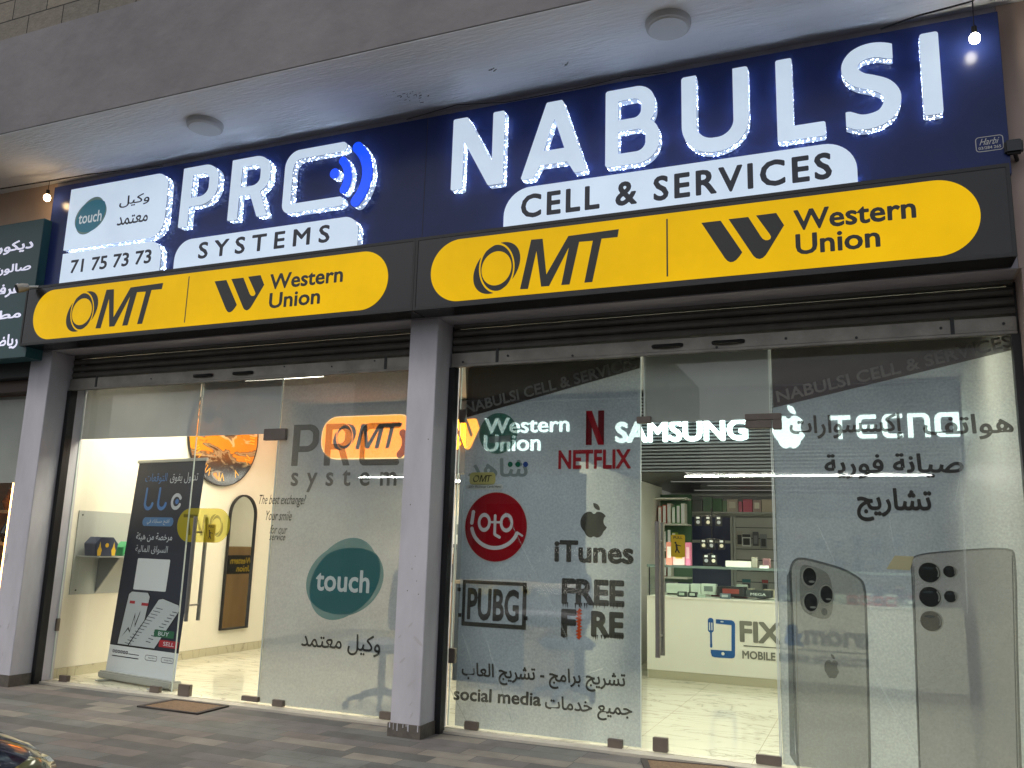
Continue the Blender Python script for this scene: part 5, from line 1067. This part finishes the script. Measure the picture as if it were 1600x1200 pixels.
carton('tool_carton', 'dark grey carton with white word inside the glass case', 'box', 1164, 1204, .842, 3.34, .07, .22, (58, 60, 60), word='MEGA')
carton('small_carton', 'small grey blue carton at the front of the glass case', 'box', 1124, 1140, ZI, 3.23, .05, .08, (104, 118, 132), (190, 196, 198))
carton('small_carton', 'small dark carton with grey lid, leftmost in the glass case', 'box', 1058, 1071.5, ZI, 3.23, .05, .08, (60, 64, 60), (176, 190, 176))
carton('small_carton', 'small dark carton with black knob print, second from the left in the glass case', 'box', 1074.5, 1088, ZI, 3.23, .05, .08, (52, 54, 52), (204, 214, 200))
carton('clear_packet', 'pale clear packet beside the two small dark cartons', 'packet', 1089, 1101, ZI, 3.24, .03, .06, (190, 206, 190))
for i, (a, b2) in enumerate(((1041, 1076), (1079, 1094), (1095, 1118), (1150, 1166))):
    carton('white_tray', ('long white tray at the back left of the glass case', 'white tray second along the back of the glass case', 'white tray with black slot in the glass case', 'white tray behind the dark grey carton')[i], 'tray', a, b2, ZI+.02, 3.46+.02*i, .10+.005*i, .12, (214, 222, 206), (120, 130, 122) if i == 2 else None)
for i in range(9):      # packets seen dimly through the filmed pane
    a = 1222+i*20; carton('boxed_accessory', ['boxed accessory in the glass case, number %s from the printed phone lens rightwards', ''][0] % ('one', 'two', 'three', 'four', 'five', 'six', 'seven', 'eight', 'nine')[i], 'box', a, a+16, ZI, 3.24, .085, .12, ((70, 74, 76), (190, 190, 170), (96, 100, 100), (200, 196, 176), (206, 210, 200), (180, 70, 60), (190, 80, 66), (200, 90, 76), (176, 66, 58))[i], ((190, 196, 190), (70, 76, 80))[i % 2], group='boxed accessories in the glass case')
# phone case carousel
t = empty('case_carousel', 'black rack of small square phone accessories on the glass counter', 'display rack'); q = FY(3.38); x0 = q.px(1110.5, 850)[0]
MB().tube([(x0, 3.45, ZT_), (x0, 3.45, ZT_+.60)], .006, 8).build('pole', black_, t); MB().tube([(x0, 3.45, ZT_), (x0, 3.45, ZT_+.012)], .09, 20).build('base', black_, t)
for r, (zz, xs) in enumerate(((.0, (-.075, .0)), (.155, (-.10, -.02, .085)), (.395, (-.155, -.05, .06)))):
    for dx in xs:
        p = MB().box(x0+dx-.005, x0+dx+.064, 3.36, 3.372, ZT_+zz+.016, ZT_+zz+.12).build('hanging_pack', black_, t)
        MB().box(x0+dx+.012, x0+dx+.046, 3.3575, 3.3595, ZT_+zz+.09, ZT_+zz+.11).build('pack_label', white_, p)
        MB().tube([(x0+dx+.03, 3.3595, ZT_+zz+.055), (x0+dx+.03, 3.357, ZT_+zz+.055)], .019, 14).build('pack_disc', [mat('cream disc', (226, 216, 190), .4), mat('orange disc', (206, 130, 60), .4), mat('grey disc', (170, 172, 176), .4)][(r+int(dx*100)) % 3], p)
        MB().tube([(x0+dx+.03, 3.372, ZT_+zz+.116), (x0, 3.45, ZT_+zz+.13)], .003, 6).build('hook', steel, t)
settle(t)
# back wall fittings
BW = FY(6.36); t = empty('wall_display_unit', 'grey slatted wall panels framed in white behind the counter', 'display unit')
def bwr(l, r, b_, tp): return BW.bb((l, (b_+tp)/2), (r, (b_+tp)/2), ((l+r)/2, b_), ((l+r)/2, tp))
navyp = mat('navy wall panel', (40, 52, 84), .5); slw = mat('grey slat wall', (176, 176, 166), .5); wfr = mat('pale frame', (176, 178, 168), .4)
u = bwr(1059, 1143, 1000, 808); bx('navy_panel', navyp, u[0], u[1], 6.36, 6.39, u[2], u[3], t)
u2 = (u[1]+.04, 3.1, u[2], u[3]); bx('slatted_panel', slw, u2[0], u2[1], 6.36, 6.39, u2[2], u2[3], t)
z = u2[3]-.14
while z > u2[2]: bx('groove', darkpan, u2[0], u2[1], 6.3575, 6.3595, z, z+.01, t); z -= .145
for x in (u[0]-.03, u[1], u2[0]+.0): bx('frame_post', wfr, x, x+.03, 6.33, 6.3595, u[2], u[3]+.02, t)
bx('frame_rail', wfr, u[0]-.03, 3.1, 6.325, 6.3595, u[3]+.021, u[3]+.045, t); zz = bwr(1059, 1143, 848, 844); bx('frame_rail', wfr, u[0], u[1], 6.33, 6.3585, zz[2], zz[3], t)
bx('top_shelf', wfr, u[0]-.4, 3.1, 6.05, 6.3, u[3]+.046, u[3]+.062, t); bx('head_trim', wfr, u[0]-.4, 3.1, 6.3, 6.35, 2.05, 2.075, t); settle(t)
zsh = u[3]+.0625
for i, (a, b2, h_, col) in enumerate(((1065, 1082, .17, (70, 72, 74)), (1083, 1098, .16, (110, 112, 106)), (1100, 1114, .2, (96, 126, 96)), (1115, 1130, .18, (60, 108, 60)), (1131, 1137, .15, (120, 150, 110)), (1138, 1155, .17, (196, 180, 160)), (1156, 1162, .14, (190, 90, 110)), (1163, 1178, .17, (206, 80, 104)), (1179, 1192, .16, (176, 150, 140)), (1193, 1215, .17, (190, 176, 150)))):
    carton('shelf_packet', ('dark grey pack', 'mid grey pack', 'sage green pack', 'deep green pack', 'narrow pale green pack', 'cream pack with face print', 'narrow rose pack', 'bright pink pack', 'tan pack', 'wide sand coloured pack')[i]+' on the high shelf behind the counter', 'packet', a, b2, zsh, 6.08, h_, .1, col, (230, 220, 200) if i in (5, 8) else None, group='packets on the high back shelf')
for i, (x, y, w_, h_, col) in enumerate(((1156, 842, 10, 24, (170, 166, 150)), (1181, 842, 9, 22, (60, 62, 62)), (1210, 844, 5, 18, (196, 190, 170)), (1172, 842, 5, 16, (110, 108, 100)))):
    u = bwr(x-w_/2, x+w_/2, y+h_/2, y-h_/2); t = empty('hanging_phone_case', ('pale phone case pack leftmost on the slatted panel', 'black phone case pack on the slatted panel', 'narrow cream pack at the door edge on the slatted panel', 'small grey pack between the pale and the black one')[i], 'phone case', 'packs hanging on the slatted panel')
    bx('pack', mat('blister %d' % col[0], col, .3), u[0], u[1], 6.335, 6.35, u[2], u[3], t, bevel=.003); bx('pack_window', darkpan if i != 1 else mat('grey window', (120, 120, 120), .3), u[0]+.015, u[1]-.015, 6.332, 6.3345, u[2]+.03, u[3]-.05, t); settle(t)
ordn = ('first', 'second', 'third', 'fourth', 'fifth', 'sixth', 'seventh', 'eighth', 'ninth', 'tenth', 'eleventh', 'twelfth'); rc = random.Random(11)
pal = [('white', (220, 222, 216)), ('black', (34, 36, 38)), ('grey', (130, 134, 134)), ('teal', (50, 120, 124)), ('red', (160, 50, 50)), ('cream', (206, 196, 168))]
for row, (y, z, h_) in enumerate(((3.62, .8225, .06), (3.86, .8225, .085))):
    for i in range(12):
        nm_, c_ = pal[(i*5+row*2+rc.randrange(2)) % 6]; x = CX0+.12+i*.235+.04*row; t = empty('phone_box', '%s phone box, %s from the left in the %s row on the counter top' % (nm_, ordn[i], ('middle', 'back')[row]), 'box', 'phone boxes on the counter top')
        m_ = mat('box '+nm_, c_, .4); bx('box_body', m_, x, x+rc.uniform(.10, .17), y, y+.14, z, z+h_, t, bevel=.002); bx('box_label', pal[(i+1) % 2] and mat('box '+pal[(i+row) % 2][0], pal[(i+row) % 2][1], .4), x+.02, x+.07, y-.0015, y-.0003, z+.015, z+h_-.015, t); settle(t)
PX0, PX1, PZ1 = u2[0], u2[1], u2[3]
for row in range(3):
    for i in range(9):
        if row == 1 and i < 3: continue
        nm_, c_ = pal[(i*2+row*3+rc.randrange(3)) % 6]; x = PX0+.12+i*.235+rc.uniform(-.02, .02); z = PZ1-.22-row*.30; w_ = rc.uniform(.08, .12); h_ = rc.uniform(.15, .2)
        t = empty('hanging_pack', '%s hanging pack, %s from the left in the %s row of the slatted wall' % (nm_, ordn[i], ('top', 'middle', 'bottom')[row]), 'packet', 'packs in rows on the slatted wall')
        bx('pack', mat('box '+nm_, c_, .4), x, x+w_, 6.30, 6.315, z-h_, z, t, bevel=.002); bx('header_card', mat('box '+pal[(i+row+1) % 6][0], pal[(i+row+1) % 6][1], .4), x+.004, x+w_-.004, 6.2975, 6.2995, z-.045, z-.005, t); bx('pack_window', darkpan, x+.015, x+w_-.015, 6.2975, 6.2995, z-h_+.02, z-.06, t); settle(t)
# white corner with bookcase at left of counter
t = empty('corner_bookcase', 'white tall shelf unit with green back left of the counter', 'shelf unit')
bx('end_panel', iwhite, -.20, -.11, 1.985, 2.04, .001, 2.095, t); bx('long_panel', iwhite, -.20, -.15, 2.041, 5.3, .001, 2.095, t)
gb = mat('green back panel', (70, 104, 72), .6); bx('back_panel', gb, -.149, .25, 5.2, 5.24, .9, 2.0, t)
for z in (.95, 1.28, 1.60, 1.92): bx('shelf_board', iwhite, -.149, .25, 4.9, 5.199, z, z+.02, t)
settle(t)
k = 0
for z, cols in ((1.621, ((214, 120, 90), (206, 104, 80), (222, 200, 180), (70, 140, 70), (64, 150, 60), (220, 216, 200))), (1.301, ((50, 110, 60), (60, 120, 70), (44, 90, 56), (150, 176, 60))), (.971, ((120, 70, 56), (130, 60, 50), (200, 196, 180)))):
    for i, col in enumerate(cols):
        x = -.12+i*.058; t = empty('notebook', 'upright notebook, %s from the left on the %s shelf of the corner unit' % (('first', 'second', 'third', 'fourth', 'fifth', 'sixth')[i], {1.621: 'top', 1.301: 'middle', .971: 'bottom'}[z]), 'book', 'notebooks in the corner unit')
        bx('cover', mat('cover %d %d' % col[:2], col, .6), x, x+.046, 4.94, 5.1, z, z+.21+.02*(i % 3), t, bevel=.002); bx('page_block', white_, x+.005, x+.041, 4.938, 4.9395, z+.01, z+.2+.02*(i % 3), t); settle(t)
# reception desk and chairs behind the busy film
t = empty('reception_desk', 'dark desk with yellow and white marks seen through the busy filmed pane', 'desk'); dm = mat('slate desk panel', (58, 68, 80), .5); tm = mat('tan desk panel', (150, 136, 118), .5)
DF = FY(1.5); bx('back_panel', dm, -1.45, -.13, 1.95, 1.99, .001, 1.98, t)
bx('desk_front', dm, -1.2, -.16, 1.5, 1.53, .60, .93, t); bx('desk_top', tm, -1.25, -.13, 1.47, 1.94, .931, .96, t); bx('desk_base', tm, -.55, -.2, 1.54, 1.9, .001, .599, t)
text('lettering', 'Western', DF, DF.bb((836, 925), (869, 927), (850, 923), (850, 914)), .001, 0, mat('desk print pale', (190, 196, 190), .5), t, bold=.01); text('lettering', 'Union', DF, DF.bb((836, 935), (858, 936), (850, 933.5), (850, 925)), .001, 0, MC['desk print pale'], t, bold=.01); shape('emblem', fit(OMT, DF.bb((734, 920), (783, 920), (750, 930), (750, 910))), DF, .001, 0, mat('desk print yellow', (206, 180, 40), .5), t); shape('emblem', fit(WU, DF.bb((811, 920), (832, 920), (820, 930), (820, 913))), DF, .001, 0, MC['desk print yellow'], t)
settle(t)
chair(-.15, 1.55, 'dark blue swivel chair behind the busy filmed pane of the right shop', (54, 70, 88), .4)

# =================================================================== CAR (only its front corner shows at the bottom left)
C = empty('parked_car', 'dark blue car, only its front corner and headlight in the bottom left corner', 'car'); paint = mat('dark blue car paint', (24, 32, 66), .12, .3, coat=1.0)
cx, fy = -1.17, -3.28            # centre line, front end
def sec(y, hw, z0, zs, zt): 
    P = []
    for s in (1, -1):
        q = [(hw*.86, z0), (hw*.98, z0+.12), (hw, zs*.7+z0*.3), (hw*.97, zs), (hw*.86, zs+(zt-zs)*.55), (hw*.6, zt-.02), (hw*.3, zt)]
        P += [(cx+s*a, y, b) for a, b in (q if s == 1 else q[::-1])]
    return P
secs = [sec(fy-.0, .60, .2, .36, .44), sec(fy-.06, .70, .12, .43, .52), sec(fy-.22, .79, .06, .50, .60), sec(fy-.6, .85, .05, .62, .71), sec(fy-1.2, .88, .05, .70, .78), sec(fy-1.6, .88, .05, .76, .84), sec(fy-4.0, .88, .05, .8, .9), sec(fy-4.35, .75, .2, .7, .8)]
V = []; Fc = []
for s in secs: V += s
n = len(secs[0])
for i in range(len(secs)-1): Fc += [(i*n+k, i*n+(k+1) % n, (i+1)*n+(k+1) % n, (i+1)*n+k) for k in range(n)]
Fc += [tuple(range(n))[::-1], tuple((len(secs)-1)*n+k for k in range(n))]
me = bpy.data.meshes.new('body'); me.from_pydata(V, [], Fc); bm = bmesh.new(); bm.from_mesh(me); bmesh.ops.recalc_face_normals(bm, faces=bm.faces); bmesh.ops.subdivide_edges(bm, edges=bm.edges, cuts=1, use_grid_fill=True, smooth=.6); bm.to_mesh(me); bm.free()
for p in me.polygons: p.use_smooth = True
link('body', me, paint, C)
MB().prism([(cx-.72, fy-1.55, .82), (cx+.72, fy-1.55, .82), (cx+.62, fy-2.2, 1.3), (cx-.62, fy-2.2, 1.3)], (0, -.02, .0)).build('windscreen', casegl, C)
MB().prism([(cx-.62, fy-2.2, 1.3), (cx+.62, fy-2.2, 1.3), (cx+.62, fy-3.4, 1.32), (cx-.62, fy-3.4, 1.32)], (0, 0, .03)).build('roof', paint, C); MB().box(cx-.7, cx+.7, fy-3.9, fy-2.2, .85, 1.29).build('cabin_glass', mat('dark car glass', (20, 24, 28), .05), C, bevel=.06)
hl = mat('yellowed headlight lens', (112, 112, 80), .08, coat=1)
for s in (1, -1):
    MB().tube([(cx+s*.36, fy-.03, .36), (cx+s*.52, fy-.04, .38), (cx+s*.66, fy-.11, .41), (cx+s*.76, fy-.24, .45), (cx+s*.80, fy-.36, .47)], .09, 18, rs=[.03, .06, .075, .06, .02]).build('headlight', hl, C, smooth=True)
    for y in (fy-.75, fy-3.4):
        wh = MB().tube([(cx+s*.70, y, .17), (cx+s*.88, y, .17)], .31, 28).build('wheel', mat('tyre rubber', (26, 26, 27), .9), C, smooth=True); MB().tube([(cx+s*.881, y, .17), (cx+s*.89, y, .17)], .2, 20).build('rim', steel, wh)
MB().box(cx-.4, cx+.4, fy-.02, fy+.012, .22, .36).build('grille', black_, C, bevel=.01)
settle(C)

# =================================================================== ACROSS THE STREET (seen only in the glass)
o = empty('opposite_building', 'pale apartment building across the street, seen only as a reflection', 'building'); bx('wall', mat('opposite wall', (150, 144, 136), .9), -14, -3, -24, -19, -.15, 7, o)
for i in range(5):
    for j in range(2): bx('window', mat('dark window glass', (40, 46, 52), .1), -13+i*2.1, -11.8+i*2.1, -19.0+.001, -18.97, 1.2+3*j, 2.6+3*j, o)
settle(o)
for i, (za, zb_) in enumerate(((6.2, 7.6), (6.6, 6.9), (7.2, 6.4), (5.8, 6.2))):
    P = [(-16+2*k, -9-.3*i, za+(zb_-za)*k/14-1.0*(1-((k-7)/7)**2)) for k in range(15)]; cable(P, .018, ('thick sagging street cable, lowest in the left transom reflection', 'thin street cable second in the glass reflection', 'street cable rising to the left in the glass reflection', 'lowest thin street cable in the glass reflection')[i], 'street_cable')
